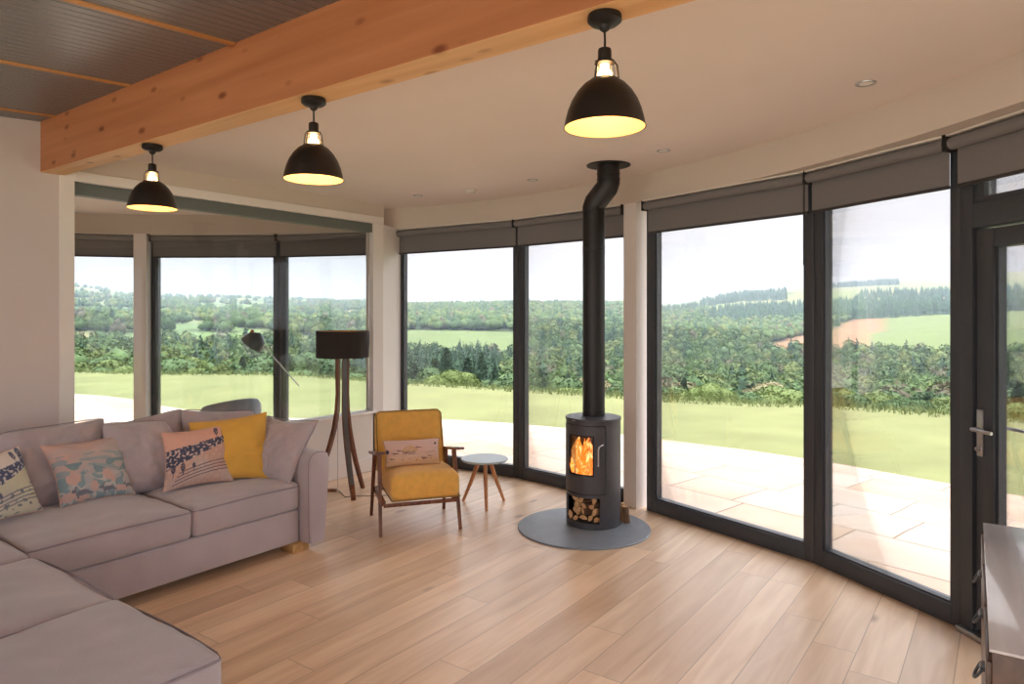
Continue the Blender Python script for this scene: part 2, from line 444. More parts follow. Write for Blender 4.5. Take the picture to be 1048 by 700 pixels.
# ribbed metal roof lining: ribs run along Y
def rib_mat():
    m = bpy.data.materials.new('ribbed_metal_lining'); m.use_nodes = True
    nt = m.node_tree; b = nt.nodes['Principled BSDF']
    b.inputs['Base Color'].default_value = srgb(128, 127, 128); b.inputs['Metallic'].default_value = 0.4; b.inputs['Roughness'].default_value = 0.34
    return m
M['rib'] = rib_mat()

# sandstone paving
def paving():
    m = bpy.data.materials.new('sandstone_flags'); m.use_nodes = True
    nt = m.node_tree; b = nt.nodes['Principled BSDF']; L = nt.links.new
    tc = N(nt, 'ShaderNodeTexCoord'); mp = N(nt, 'ShaderNodeMapping'); mp.inputs['Rotation'].default_value = (0, 0, R(14)); L(tc.outputs['Object'], mp.inputs[0])
    nz = N(nt, 'ShaderNodeTexNoise'); nz.inputs['Scale'].default_value = 0.9; L(mp.outputs[0], nz.inputs['Vector'])
    ad = N(nt, 'ShaderNodeVectorMath', operation='MULTIPLY_ADD'); L(nz.outputs['Color'], ad.inputs[0]); ad.inputs[1].default_value = (0.10, 0.06, 0); L(mp.outputs[0], ad.inputs[2])
    br = N(nt, 'ShaderNodeTexBrick'); L(ad.outputs[0], br.inputs['Vector'])
    br.offset = 0.37; br.squash = 0.7; br.squash_frequency = 3
    br.inputs['Scale'].default_value = 1.0; br.inputs['Mortar Size'].default_value = 0.008; br.inputs['Mortar Smooth'].default_value = 0.1
    br.inputs['Brick Width'].default_value = 0.92; br.inputs['Row Height'].default_value = 0.58; br.inputs['Bias'].default_value = 0.0
    br.inputs['Color1'].default_value = srgb(176, 152, 128); br.inputs['Color2'].default_value = srgb(188, 176, 162); br.inputs['Mortar'].default_value = srgb(122, 108, 94)
    n2 = N(nt, 'ShaderNodeTexNoise'); n2.inputs['Scale'].default_value = 1.1; n2.inputs['Detail'].default_value = 6; L(mp.outputs[0], n2.inputs['Vector'])
    rp = N(nt, 'ShaderNodeValToRGB'); el = rp.color_ramp.elements
    el[0].position = 0.32; el[0].color = (1.0, 0.84, 0.78, 1); el[1].position = 0.6; el[1].color = (1, 1, 1, 1)
    L(n2.outputs['Fac'], rp.inputs[0])
    mx = N(nt, 'ShaderNodeMix', data_type='RGBA', blend_type='MULTIPLY'); mx.inputs[0].default_value = 1; L(br.outputs['Color'], mx.inputs[6]); L(rp.outputs[0], mx.inputs[7])
    L(mx.outputs[2], b.inputs['Base Color']); b.inputs['Roughness'].default_value = 0.85
    return m
M['paving'] = paving()
M['lawn'] = mat('mown_lawn', srgb(122, 125, 84), 0.95, var=0.12, scale=0.9, bump=0.8, bscale=60, detail=8, spec=0.1)
M['tuft'] = mat('rough_grass_blades', srgb(112, 122, 78), 0.9, var=0.15, scale=3, spec=0.1)

# ------------------------------------------------------------------ room layout
CC = (-3.93, -0.47)                     # centre of the round end of the house
def pol(r, a): return (CC[0]+r*math.cos(R(a)), CC[1]+r*math.sin(R(a)))
ZC = 2.63                               # white ceiling
ZH = 2.42                               # underside of the curved bulkhead

def struct(o, label=None):
    o['kind'] = 'structure'
    if label: o['label'] = label
    return o

# floor: inside the glass ring
fp = [(-5.4, -3.6), (3.4, -3.6), (3.4, 1.0)] + [pol(5.92, a) for a in range(15, 151, 3)] + [(-9.3, 1.8), (-5.4, 1.8)]
struct(MB().prism(fp, -0.06, 0.0).build('floor', M['floor'], smooth=False), 'pale oak plank floor of the sitting room')
# white ceiling with the roof overhang outside
cp = [pol(6.35, a) for a in range(22, 157, 3)]
cp = [p for p in cp if p[1] > 1.9]
struct(MB().prism([(3.0, 1.88)] + cp + [(-10.0, 1.88)], ZC, ZC+0.14).build('ceiling', M['ceil'], smooth=False), 'smooth white ceiling over the curved end of the room')
# curved bulkhead over the glass
struct(MB().ring(CC, 5.63, 5.98, 21, 153, ZH, ZC+0.01, 90).build('wall_curved', M['bulk'], angle=20), 'curved cream bulkhead above the roller blinds')
# left wall and its continuation behind the partition
struct(MB().box(-5.19, -5.07, -3.6, 1.93, 0, 2.83).build('wall_left', M['wall'], smooth=False), 'plain wall behind the corner sofa')
struct(MB().box(-9.6, -5.19, 1.80, 1.92, 0, ZC).build('wall_back', M['wall'], smooth=False), 'wall of the neighbouring room')
# white reveal and boards round the internal window
mb = MB(); mb.box(-5.17, -5.055, 1.90, 1.985, 0.0, ZC)
mb.box(-5.17, -5.05, 1.985, 4.78, 2.43, 2.50, r=0.004)
struct(mb.build('trim_1', M['trim'], smooth=False), 'white casing round the internal window')
struct(MB().box(-5.17, -5.07, 1.985, 4.80, 2.50, ZC).build('wall_partition_top', M['bulk'], smooth=False), 'band of wall above the internal window')
w = MB().box(-5.17, -5.07, 1.93, 4.70, 0.0, 0.56).build('wall_partition', M['trim'], smooth=False)
struct(w, 'low white wall under the internal window')
MB().box(-5.19, -5.045, 1.95, 4.68, 0.56, 0.585, r=0.005).build('sill', M['trim'], w)
struct(MB().box(-5.07, -5.052, 1.95, 4.66, 0.0, 0.13, r=0.004).build('baseboard_partition', M['trim'], smooth=False))
# glass of the internal window and its dark steel header
g = empty('window_9', (-5.12, 1.985, 0)); struct(g, 'large internal window to the neighbouring room')
MB().box(-0.04, 0.04, 0, 2.67, 2.345, 2.43, r=0.003).build('header', M['header'], g)
MB().box(-0.005, 0.005, 0, 2.665, 0.585, 2.345).build('pane', M['glass_in'], g, smooth=False)
# piers between the glass
struct(MB().prism([(-5.17, 4.655), (-5.07, 4.655), (-5.07, 4.79), (-5.145, 5.02), (-5.20, 5.23), (-5.31, 5.23), (-5.31, 4.86)], 0, 2.43).build('wall_pier', M['trim'], smooth=False), 'white pier where the internal window meets the curved glass')
for i, a in enumerate((74.65, 132.45, 28.0)):
    x, y = pol(5.63, a)
    o = MB().box(0, 0.24, -0.066, 0.066, 0, ZH+0.005).build('wall_post', M['trim'], smooth=False, loc=(x, y, 0), rot=(0, 0, R(a)))
    struct(o, ('white post behind the wood stove between two curved windows', 'white post in the neighbouring room', 'white post past the glazed door')[i])

# ------------------------------------------------------------------ windows (facets of the ring)
V = dict(a=pol(5.75, 152.2), b=pol(5.75, 132.3), b2=pol(5.75, 131.75), c=(-6.565, 4.64), d=(-5.19, 5.140),
         d2=(-5.205, 5.137), e=(-3.710, 5.215), f=pol(5.70, 74.75), f2=(-2.300, 4.965), g=(-0.972, 4.515), h=(-0.190, 4.005),
         i=(0.62, 3.20), j=pol(5.75, 28.8), j2=pol(5.75, 27.2), k=pol(5.75, 14))
def facet(name, P0, P1, jl=0.062, jr=0.062, label=None, fh=0.10):
    P0 = Vector(P0); P1 = Vector(P1); d = P1-P0; Lx = d.length
    o = empty(name, (P0.x, P0.y, 0), math.atan2(d.y, d.x)); struct(o, label)
    m = MB()
    D = 0.075
    m.box(0.001, jl, 0, D, 0, ZH, r=0.004).box(Lx-jr, Lx-0.001, 0, D, 0, ZH, r=0.004)
    m.box(jl, Lx-jr, 0, D, 0.0, fh, r=0.004).box(jl, Lx-jr, 0, D, ZH-0.05, ZH, r=0.004)
    m.build('frame', M['frame'], o)
    s = MB(); q = 0.012   # glazing bead step and black gasket
    s.box(jl-0.002, jl+q, 0.012, D-0.006, fh, ZH-0.05).box(Lx-jr-q, Lx-jr+0.002, 0.012, D-0.006, fh, ZH-0.05)
    s.box(jl, Lx-jr, 0.012, D-0.006, fh-0.002, fh+q).box(jl, Lx-jr, 0.012, D-0.006, ZH-0.05-q, ZH-0.048)
    s.build('glazing_bead', M['frame'], o)
    MB().box(jl+q, Lx-jr-q, 0.03, 0.036, fh+q, ZH-0.05-q).build('pane', M['glass'], o, smooth=False)
    return o, Lx
facet('window_1', V['a'], V['b'], label='far left curved window of the neighbouring room')
facet('window_2', V['b2'], V['c'], label='window right of the white post in the neighbouring room')
facet('window_3', V['c'], V['d'], label='window beside the pier in the neighbouring room')
facet('window_4', V['d2'], V['e'], 0.05, 0.056, 'window behind the mustard armchair')
facet('window_5', V['e'], V['f'], 0.056, 0.06, 'window behind the wood stove')
facet('window_6', V['f2'], V['g'], 0.085, 0.065, 'window just right of the white post')
facet('window_7', V['g'], V['h'], 0.065, 0.05, 'narrow window beside the glazed door')
facet('window_10', V['i'], V['j'], label='window just past the glazed door')
facet('window_8', V['j2'], V['k'], label='window far right')

# glazed door facet with transom
P0 = Vector(V['h']); P1 = Vector(V['i']); d = P1-P0; Lx = d.length
dr = empty('door_1', (P0.x, P0.y, 0), math.atan2(d.y, d.x)); struct(dr, 'anthracite framed glazed door at the right edge')
m = MB(); D = 0.085
m.box(0.001, 0.075, -0.005, D, 0, ZH, r=0.004).box(Lx-0.06, Lx, -0.005, D, 0, ZH, r=0.004)
m.box(0.075, Lx-0.06, -0.005, D, 1.955, 2.07, r=0.004)
m.box(0.075, Lx-0.06, 0.0, D, 2.36, ZH, r=0.004)
m.box(0.075, Lx-0.06, 0.004, D-0.01, 2.07, 2.10, r=0.003).box(0.075, 0.13, 0.006, D-0.01, 2.07, 2.36, r=0.003)
m.build('frame', M['frame'], dr)
m = MB(); x0, x1 = 0.083, Lx-0.068
m.box(x0, x0+0.098, 0.008, D-0.01, 0.035, 1.945, r=0.005).box(x1-0.098, x1, 0.008, D-0.01, 0.035, 1.945, r=0.005)
m.box(x0+0.098, x1-0.098, 0.008, D-0.01, 1.855, 1.945, r=0.005).box(x0+0.098, x1-0.098, 0.008, D-0.01, 0.035, 0.155, r=0.005)
m.box(x0+0.096, x0+0.112, 0.022, D-0.02, 0.15, 1.86).box(x1-0.112, x1-0.096, 0.022, D-0.02, 0.15, 1.86)
leaf = m.build('door_leaf', M['frame'], dr)
MB().box(x0+0.11, x1-0.11, 0.035, 0.042, 0.15, 1.86).build('door_pane', M['glass'], dr, smooth=False)
MB().box(0.13, Lx-0.06, 0.035, 0.042, 2.10, 2.36).build('transom_pane', M['glass'], dr, smooth=False)
MB().box(0.004, Lx, -0.035, 0.09, 0.0, 0.028, r=0.004).build('threshold', M['steel'], dr)
m = MB(); hx = x0+0.030
m.box(hx-0.017, hx+0.017, -0.002, 0.008, 0.87, 1.09, r=0.0025)
m.tube([(hx, -0.002, 1.0), (hx, -0.045, 1.0), (hx+0.012, -0.054, 1.0), (hx+0.12, -0.054, 0.998)], 0.0085, 10)
m.tube([(hx, -0.002, 0.905), (hx, -0.02, 0.905)], 0.010, 12)
m.build('door_handle', M['steel'], dr)
m = MB()
m.box(hx-0.017, hx+0.017, D-0.012, D-0.002, 0.87, 1.09, r=0.0025)
m.tube([(hx, D-0.01, 1.0), (hx, D+0.045, 1.0), (hx+0.012, D+0.054, 1.0), (hx+0.12, D+0.054, 0.998)], 0.0085, 10)
m.build('outside_handle', M['steel'], dr)

# ------------------------------------------------------------------ beam and roof lining on the near side
bm_ = MB().box(-5.07, 2.6, 1.79, 1.925, 2.46, 2.83, r=0.003, seg=1).build('trim_2', M['beamwood'], smooth=False)
MB().box(-5.069, 2.6, 1.791, 1.924, 2.4585, 2.4605).build('soffit_lit_face', M['soffit_lit'], bm_, smooth=False)  # thin skin giving the beam underside its floor-lit colour
struct(bm_, 'long orange glulam timber beam carrying the pendant lamps')
t = bmesh.new()
def roof_z(y): return 2.785 + 0.072*(y-1.79)
xs = []; x = -5.07; k = 0
pitch = 0.055
while x < 2.6:
    xs += [(x, 0), (x+pitch*0.80, 0), (x+pitch*0.84, 0.006), (x+pitch*0.96, 0.006)]
    x += pitch
row0 = [t.verts.new((a, -3.6, roof_z(-3.6)+h)) for a, h in xs]; row1 = [t.verts.new((a, 1.79, roof_z(1.79)+h)) for a, h in xs]
for i in range(len(xs)-1): t.faces.new((row0[i], row0[i+1], row1[i+1], row1[i]))
top0 = [t.verts.new((a, -3.6, roof_z(-3.6)+0.08)) for a in (-5.07, 2.6)]; top1 = [t.verts.new((a, 1.79, roof_z(1.79)+0.08)) for a in (-5.07, 2.6)]
t.faces.new((top0[0], top1[0], top1[1], top0[1]))
rb = MB(); rb._take(t)
roof = struct(rb.build('ceiling_ribbed', M['rib'], smooth=False), 'ribbed grey metal roof lining left of the beam')
for i, x in enumerate((-4.845, -3.86, -2.875, -1.89, -0.905, 0.08, 1.065, 2.05)):
    m = MB(); m.tube([(x, -3.6, roof_z(-3.6)-0.002), (x, 1.789, roof_z(1.789)-0.002)], 0, flat=(0.03, 0.012), up=(0, 0, 1))
    m.build('batten', M['batten'], roof)
# ------------------------------------------------------------------ roller blinds
def blind(P0, P1, label, a=0.03, b=0.03, zb=2.163, chain=None, side=None):
    P0 = Vector(P0); P1 = Vector(P1); d = P1-P0; Lx = d.length; n = Vector((d.y, -d.x))/Lx   # inward normal
    o = empty('roller_blind', (P0.x+n.x*0.045, P0.y+n.y*0.045, 0), math.atan2(d.y, d.x))
    tag(o, label, 'blind', 'grey roller blinds over the curved windows')
    x0, x1 = a, Lx-b; zr = ZH-0.046
    m = MB(); m.tube([(x0, -0.012, zr), (x1, -0.012, zr)], 0.031, 20); m.build('roll', M['blind'], o)
    MB().box(x0, x1, 0.0175, 0.0195, zb+0.012, zr).build('blind_cloth', M['blind'], o, smooth=False)
    MB().box(x0, x1, 0.011, 0.025, zb-0.003, zb+0.014, r=0.004).build('bottom_bar', M['bar'], o)
    MB().box(x0-0.01, x1+0.01, -0.044, 0.03, ZH-0.012, ZH-0.001, r=0.002).build('head_rail', M['plastic'], o)
    for xx in (x0-0.016, x1+0.004):
        MB().box(xx, xx+0.012, -0.045, 0.03, zr-0.036, ZH-0.001, r=0.003).build('bracket', M['black'], o)
    if chain is not None:
        m = MB(); m.tube([(x1+0.010, -0.05, zr), (x1+0.010, -0.05, chain)], 0.0022, 6); m.tube([(x1+0.010, -0.038, zr), (x1+0.010, -0.038, chain)], 0.0022, 6)
        m.tube([(x1+0.010, -0.044, chain-0.02), (x1+0.010, -0.044, chain+0.008)], 0.006, 8)
        m.build('pull_chain', M['black'], o)
    return o
blind(V['a'], V['b'], 'roller blind left of the white post in the neighbouring room', b=0.085)
blind(V['b2'], V['c'], 'wide roller blind just right of the neighbouring room post', a=0.04)
blind(V['c'], V['d'], 'roller blind above the drum floor lamp, seen through the internal window')
blind(V['d2'], V['e'], 'roller blind on the window behind the mustard armchair', 0.012, 0.012)
blind(V['e'], V['f'], 'roller blind partly behind the black stove flue', 0.014, 0.082)
blind(V['f2'], V['g'], 'roller blind just right of the white post, with a hanging pull chain', 0.045, 0.022, chain=1.86)
blind(V['g'], V['h'], 'roller blind on the narrow window left of the glazed door', 0.012, 0.036)
blind(V['h'], V['i'], 'roller blind over the transom of the glazed door', 0.012, 0.03)

# ------------------------------------------------------------------ pendants
def make_pendant():
    """origin at the beam underside"""
    o = empty('pendant_lamp')
    MB().lathe([(0, 0), (0.050, 0), (0.052, -0.006), (0.052, -0.020), (0.040, -0.030), (0.018, -0.034), (0.014, -0.046), (0.006, -0.052), (0, -0.052)], 36).build('ceiling_rose', M['black'], o)
    m = MB(); m.tube([(0, 0, -0.05), (0.001, 0, -0.08), (0, 0.001, -0.102)], 0.0036, 8); m.build('cord', M['black'], o)
    m = MB().lathe([(0, -0.098), (0.008, -0.099), (0.019, -0.104), (0.021, -0.110), (0.021, -0.138), (0.030, -0.142), (0.031, -0.149), (0, -0.149)], 28)
    m.build('cap', M['shadeout'], o)
    m = MB()
    for k in range(3):
        a = 2*PI*k/3+0.35
        m.tube([(0.029*math.cos(a), 0.029*math.sin(a), -0.145), (0.038*math.cos(a), 0.038*math.sin(a), -0.158), (0.043*math.cos(a), 0.043*math.sin(a), -0.203)], 0.003, 6)
    m.tube([(0.043*math.cos(a), 0.043*math.sin(a), -0.200) for a in [2*PI*k/24 for k in range(25)]], 0.002, 6, cap=False)
    m.build('cage', M['shadeout'], o)
    MB().lathe([(0.026, -0.149), (0.031, -0.17), (0.034, -0.197)], 24).build('glass_collar', M['stoveglass'], o)
    prof = [(0.036, -0.197), (0.046, -0.201), (0.064, -0.213), (0.084, -0.235), (0.101, -0.263), (0.113, -0.294), (0.120, -0.322), (0.1235, -0.340)]
    MB().lathe([(r, z) for r, z in prof]+[(0.1255, -0.344), (0.1225, -0.344)], 56).build('shade', M['shadeout'], o)
    MB().lathe([(r-0.0025, z-0.001) for r, z in prof]+[(0.1217, -0.3435)], 56).build('shade_lining', M['shadein'], o)
    MB().lathe([(0, -0.150), (0.014, -0.152), (0.014, -0.165), (0.022, -0.180), (0.026, -0.205), (0.024, -0.228), (0.012, -0.242), (0, -0.245)], 20).build('bulb', M['bulbglass'], o)
    return o
pend = make_pendant()
for i, (p, lb) in enumerate((((-0.998, 1.857, 2.459), 'pendant lamp hanging in front of the stove flue, the largest of the three'),
      ((-2.389, 1.857, 2.459), 'middle pendant lamp of the three on the timber beam'),
      ((-3.757, 1.857, 2.459), 'pendant lamp in front of the internal window, the smallest of the three'))):
    o = pend if i == 0 else copy_tree(pend)
    o.location = p; tag(o, lb, 'pendant lamp', 'dark dome pendants under the timber beam')
    ld = bpy.data.lights.new('pendant_bulb_light', 'POINT'); ld.energy = 0.9; ld.color = (1.0, 0.70, 0.38); ld.shadow_soft_size = 0.02
    lo = bpy.data.objects.new('bulb_light', ld); COL.objects.link(lo); lo.parent = o; lo.location = (0, 0, -0.27)

# ------------------------------------------------------------------ downlights and smoke detector
def make_downlight():
    o = empty('downlight')
    MB().lathe([(0.030, -0.001), (0.034, -0.005), (0.044, -0.005), (0.046, 0.0)], 32).build('bezel', M['steel'], o)
    MB().lathe([(0, 0.0), (0.0, -0.0025), (0.031, -0.0025), (0.031, 0.0)], 28).build('lens', M['lens'], o)
    return o
dl = make_downlight()
for i, (x, y, lb) in enumerate(((-0.543, 3.581, 'recessed downlight above the window left of the door, largest in view'),
        (-1.859, 4.278, 'recessed downlight just right of the flue ceiling plate'),
        (-3.13, 4.597, 'recessed downlight left of the flue ceiling plate'),
        (-4.40, 4.591, 'recessed downlight near the corner pier, furthest from the flue'))):
    o = dl if i == 0 else copy_tree(dl)
    o.location = (x, y, ZC-0.0005); tag(o, lb, 'downlight', 'recessed downlights in the white ceiling')
o = empty('smoke_detector', (-3.815, 4.645, ZC)); tag(o, 'small white smoke detector on the ceiling between two downlights', 'smoke detector')
MB().lathe([(0, 0), (0.052, 0), (0.052, -0.012), (0.046, -0.016), (0, -0.016)], 32).build('base', M['plastic'], o)
MB().lathe([(0.0, -0.015), (0.038, -0.016), (0.038, -0.028), (0.030, -0.036), (0, -0.038)], 32).build('sensor_cover', M['plastic'], o)

# ------------------------------------------------------------------ soft things
def soft_box(x0, x1, y0, y1, z0, z1, r=0.05, crown=0.03, wr=0.004, nx=26, ny=26, nz=8, seed=0, side=0.006):
    """upholstered block: rounded edges, crowned top, slight wrinkles"""
    t = bmesh.new()
    cx, cy_, cz = (x0+x1)/2, (y0+y1)/2, (z0+z1)/2
    hx, hy, hz = (x1-x0)/2, (y1-y0)/2, (z1-z0)/2
    def fix(p):
        q = Vector((max(-hx+r, min(hx-r, p.x)), max(-hy+r, min(hy-r, p.y)), max(-hz+r, min(hz-r, p.z))))
        d = p-q
        if d.length > 1e-9: p = q+d.normalized()*min(r, d.length if d.length < r else r)
        u, v, w_ = p.x/hx, p.y/hy, p.z/hz
        bu = max(0, 1-u**4); bv = max(0, 1-v**4); bw = max(0, 1-w_**2)
        n = noise.noise(Vector((p.x*3.1+seed, p.y*3.1, p.z*3.1)))
        n2 = noise.noise(Vector((p.x*11+seed, p.y*11, p.z*8)))
        if w_ > 0: p.z += crown*bu*bv*w_ + wr*(n*1.6+n2*0.7)*w_
        p.x += side*bw*bv*(1 if u > 0 else -1)*abs(u)**3*(1+0.4*n)
        p.y += side*bw*bu*(1 if v > 0 else -1)*abs(v)**3*(1+0.4*n)
        return Vector((p.x+cx, p.y+cy_, p.z+cz))
    def face(f, na, nb):
        V = [[t.verts.new(fix(f(2*i/na-1, 2*j/nb-1))) for j in range(nb+1)] for i in range(na+1)]
        for i in range(na):
            for j in range(nb): t.faces.new((V[i][j], V[i+1][j], V[i+1][j+1], V[i][j+1]))
    def S(a): return math.copysign(1-(1-abs(a))**1.25, a)
    face(lambda a, b: Vector((S(a)*hx, S(b)*hy, hz)), nx, ny); face(lambda a, b: Vector((S(a)*hx, S(b)*hy, -hz)), nx, ny)
    face(lambda a, b: Vector((hx, S(a)*hy, S(b)*hz)), ny, nz); face(lambda a, b: Vector((-hx, S(a)*hy, S(b)*hz)), ny, nz)
    face(lambda a, b: Vector((S(a)*hx, hy, S(b)*hz)), nx, nz); face(lambda a, b: Vector((S(a)*hx, -hy, S(b)*hz)), nx, nz)
    bmesh.ops.remove_doubles(t, verts=t.verts, dist=1e-5)
    bmesh.ops.recalc_face_normals(t, faces=t.faces)
    return MB()._take(t)

def pillow(BL, BR, TR, TL, T=0.07, n=40, pinch=0.05, seed=0.0, wr=0.006, color=None, back_color=None, sag=0.0, folds=0.0, cr=0.0):
    """stuffed cushion between four corners; front side faces (BR-BL)x(TL-BL)"""
    BL, BR, TR, TL = map(Vector, (BL, BR, TR, TL))
    t = bmesh.new()
    cl = t.verts.layers.float_color.new('print') if color is not None else None
    nrm = (BR-BL).cross(TL-BL).normalized()
    def P(u, v, s):
        uu = u + (0.5-u)*pinch*2*math.sin(PI*v)**0.8*abs(2*u-1)**1.5 if 0 < v < 1 else u
        vv = v + (0.5-v)*pinch*2*math.sin(PI*u)**0.8*abs(2*v-1)**1.5 if 0 < u < 1 else v
        p = BL*(1-uu)*(1-vv)+BR*uu*(1-vv)+TR*uu*vv+TL*(1-uu)*vv
        a, b = abs(2*u-1), abs(2*v-1)
        if cr: p = p.lerp((BL+BR+TR+TL)/4, cr*(a*b)**5)
        h = max(0, (1-a**2.6)*(1-b**2.6))**0.55
        q = Vector((u*5+seed, v*5, seed*2+s))
        w_ = wr*(noise.noise(q)*1.5+noise.noise(q*2.3)*0.8)*min(1, h*1.5)
        if folds:   # short pull creases that run in from the right hand edge
            w_ += folds*math.sin(v*46+u*9)*math.exp(-((u-0.80)/0.14)**2-((v-0.38)/0.16)**2)
        p = p+nrm*(s*(T*h)+w_)
        p.z -= sag*math.sin(PI*u)*v
        return p
    for s in (1, -1):
        V = [[t.verts.new(P(i/n, j/n, s)) for j in range(n+1)] for i in range(n+1)]
        if cl is not None:
            for i in range(n+1):
                for j in range(n+1):
                    c = color(i/n, j/n) if s == 1 else (back_color or color(0.02, 0.98))
                    V[i][j][cl] = (*c[:3], 1)
        for i in range(n):
            for j in range(n):
                q = (V[i][j], V[i+1][j], V[i+1][j+1], V[i][j+1])
                t.faces.new(q if s == 1 else q[::-1])
    bmesh.ops.remove_doubles(t, verts=t.verts, dist=1e-6)
    return MB()._take(t)
def edge_cord(BL, BR, TR, TL, pinch=0.05, rad=0.004, cr=0.0):
    BL, BR, TR, TL = map(Vector, (BL, BR, TR, TL)); pts = []
    def P(u, v):
        uu = u + (0.5-u)*pinch*2*math.sin(PI*v)**0.8*abs(2*u-1)**1.5 if 0 < v < 1 else u
        vv = v + (0.5-v)*pinch*2*math.sin(PI*u)**0.8*abs(2*v-1)**1.5 if 0 < u < 1 else v
        p = BL*(1-uu)*(1-vv)+BR*uu*(1-vv)+TR*uu*vv+TL*(1-uu)*vv
        return p.lerp((BL+BR+TR+TL)/4, cr*(abs(2*u-1)*abs(2*v-1))**5)
    k = 24
    for i in range(k): pts.append(P(i/k, 0))
    for i in range(k): pts.append(P(1, i/k))
    for i in range(k): pts.append(P(1-i/k, 1))
    for i in range(k+1): pts.append(P(0, 1-i/k))
    m = MB(); m.tube(pts, rad, 6, cap=False); return m

# ------------------------------------------------------------------ corner sofa
sofa = empty('corner_sofa', (-4.30, 1.24, 0)); tag(sofa, 'large mauve grey upholstered corner sofa along the internal window', 'sofa')
SO = Vector((4.30, -1.24, 0))
def sofa_part(m, name, mt='sofa', parent=None):
    o = m.build(name, M[mt], parent or sofa, angle=60)
    if parent is None: o.location = SO
    return o
m = MB(); m.box(-4.95, -3.745, 1.225, 2.80, 0.055, 0.268, r=0.018, seg=3); sofa_part(m, 'base')
m = MB(); m.box(-4.95, -2.055, 0.10, 1.225, 0.055, 0.275, r=0.018, seg=3); sofa_part(m, 'base')
m = soft_box(-4.96, -4.74, 0.08, 2.80, 0.055, 0.70, r=0.05, crown=0.012, nx=8, ny=40, nz=14); sofa_part(m, 'backrest')
m = soft_box(-4.74, -2.06, -0.14, 0.10, 0.055, 0.70, r=0.05, crown=0.012, nx=40, ny=8, nz=14); sofa_part(m, 'backrest')
# arm: tapered profile with a rolled top, pushed along x, bowed front
t = bmesh.new(); prof = [(2.808, 0.056), (2.802, 0.30), (2.800, 0.50), (2.803, 0.575), (2.815, 0.610), (2.840, 0.632), (2.880, 0.640), (2.925, 0.636), (2.955, 0.622), (2.966, 0.600), (2.964, 0.50), (2.950, 0.30), (2.925, 0.056)]
rows = []
for x, ins in ((-4.95, 0), (-4.6, 0), (-4.2, 0), (-3.9, 0), (-3.72, 0.0), (-3.675, 0.003), (-3.655, 0.010), (-3.645, 0.022)):
    cyy = 2.883; rows.append([t.verts.new((x, y+(cyy-y)*ins*6, z-(z-0.34)*ins*1.6 if z > 0.3 else z)) for y, z in prof])
for A, B in zip(rows[:-1], rows[1:]):
    for k in range(len(prof)-1): t.faces.new((A[k], A[k+1], B[k+1], B[k]))
    t.faces.new((A[-1], A[0], B[0], B[-1]))
t.faces.new(rows[0]); t.faces.new(rows[-1][::-1]); bmesh.ops.recalc_face_normals(t, faces=t.faces)
arm = sofa_part(MB()._take(t), 'armrest')
m = MB(); m.tube([(-3.660, y+(2.883-y)*0.05, z-(z-0.34)*0.012) for y, z in prof[:]], 0.0045, 6); sofa_part(m, 'piping', 'seam', arm)
def seat(x0, x1, y0, y1, z0, z1, seed, crown=0.03):
    o = sofa_part(soft_box(x0, x1, y0, y1, z0, z1, r=0.030, crown=crown, wr=0.010, nx=34, ny=34, nz=10, seed=seed, side=0.012), 'seat_cushion')
    zz = z1-0.018; m = MB(); pts = []
    for (a, b, c, d_) in ((x0, y0, x1, y0), (x1, y0, x1, y1), (x1, y1, x0, y1), (x0, y1, x0, y0)):
        for k in range(14):
            f = k/14; px_, py_ = a+(c-a)*f, b+(d_-b)*f
            cxx, cyy = (x0+x1)/2, (y0+y1)/2
            bow = 0.010*math.sin(PI*f)**0.5-0.001
            v = Vector((c-a, d_-b)).normalized(); nx_, ny_ = v.y, -v.x
            px_ += nx_*bow; py_ += ny_*bow
            if k == 0: px_ += (cxx-px_)/abs(cxx-px_)*0.008; py_ += (cyy-py_)/abs(cyy-py_)*0.008
            pts.append((px_, py_, zz+0.010*math.sin(PI*f)))
    pts.append(pts[0]); m.tube(pts, 0.0045, 6, cap=False)
    sofa_part(m, 'piping', 'seam', o)
seat(-4.73, -3.735, 2.078, 2.798, 0.270, 0.437, 1.0)
seat(-4.73, -3.735, 1.240, 2.072, 0.270, 0.437, 5.0)
seat(-4.73, -3.590, 0.110, 1.236, 0.277, 0.452, 9.0)
seat(-3.582, -2.770, 0.110, 1.240, 0.277, 0.452, 13.0)
seat(-2.762, -2.045, 0.110, 1.240, 0.277, 0.452, 17.0)
def backc(BL, BR, TR, TL, T, seed, sag=0.02, pinch=0.015, cr=0.055):
    o = sofa_part(pillow(BL, BR, TR, TL, T, 48, pinch, seed, 0.014, sag=sag, cr=cr), 'back_cushion')
    sofa_part(edge_cord(BL, BR, TR, TL, pinch, 0.003, cr), 'piping', 'seam', o).location = (0, 0, 0)
backc((-4.55, 0.72, 0.45), (-4.50, 1.30, 0.45), (-4.62, 1.40, 0.88), (-4.62, 0.80, 0.88), 0.09, 2.0)
backc((-4.42, 1.34, 0.44), (-4.40, 1.86, 0.44), (-4.52, 1.950, 0.908), (-4.56, 1.40, 0.885), 0.10, 3.0, sag=0.012)
backc((-4.50, 1.97, 0.44), (-4.48, 2.44, 0.44), (-4.55, 2.455, 0.905), (-4.58, 1.97, 0.835), 0.07, 4.0, sag=0.0)
backc((-4.33, 1.90, 0.44), (-4.28, 2.42, 0.44), (-4.43, 2.28, 0.855), (-4.43, 1.880, 0.888), 0.10, 6.0, sag=0.0)
backc((-4.40, 2.42, 0.44), (-4.28, 2.76, 0.44), (-4.40, 2.915, 0.850), (-4.50, 2.40, 0.905), 0.09, 7.0, sag=0.012)
backc((-4.24, 2.66, 0.445), (-3.755, 2.735, 0.435), (-3.695, 2.92, 0.840), (-4.20, 2.87, 0.835), 0.080, 8.0, sag=0.015, pinch=0.05, cr=0.03)
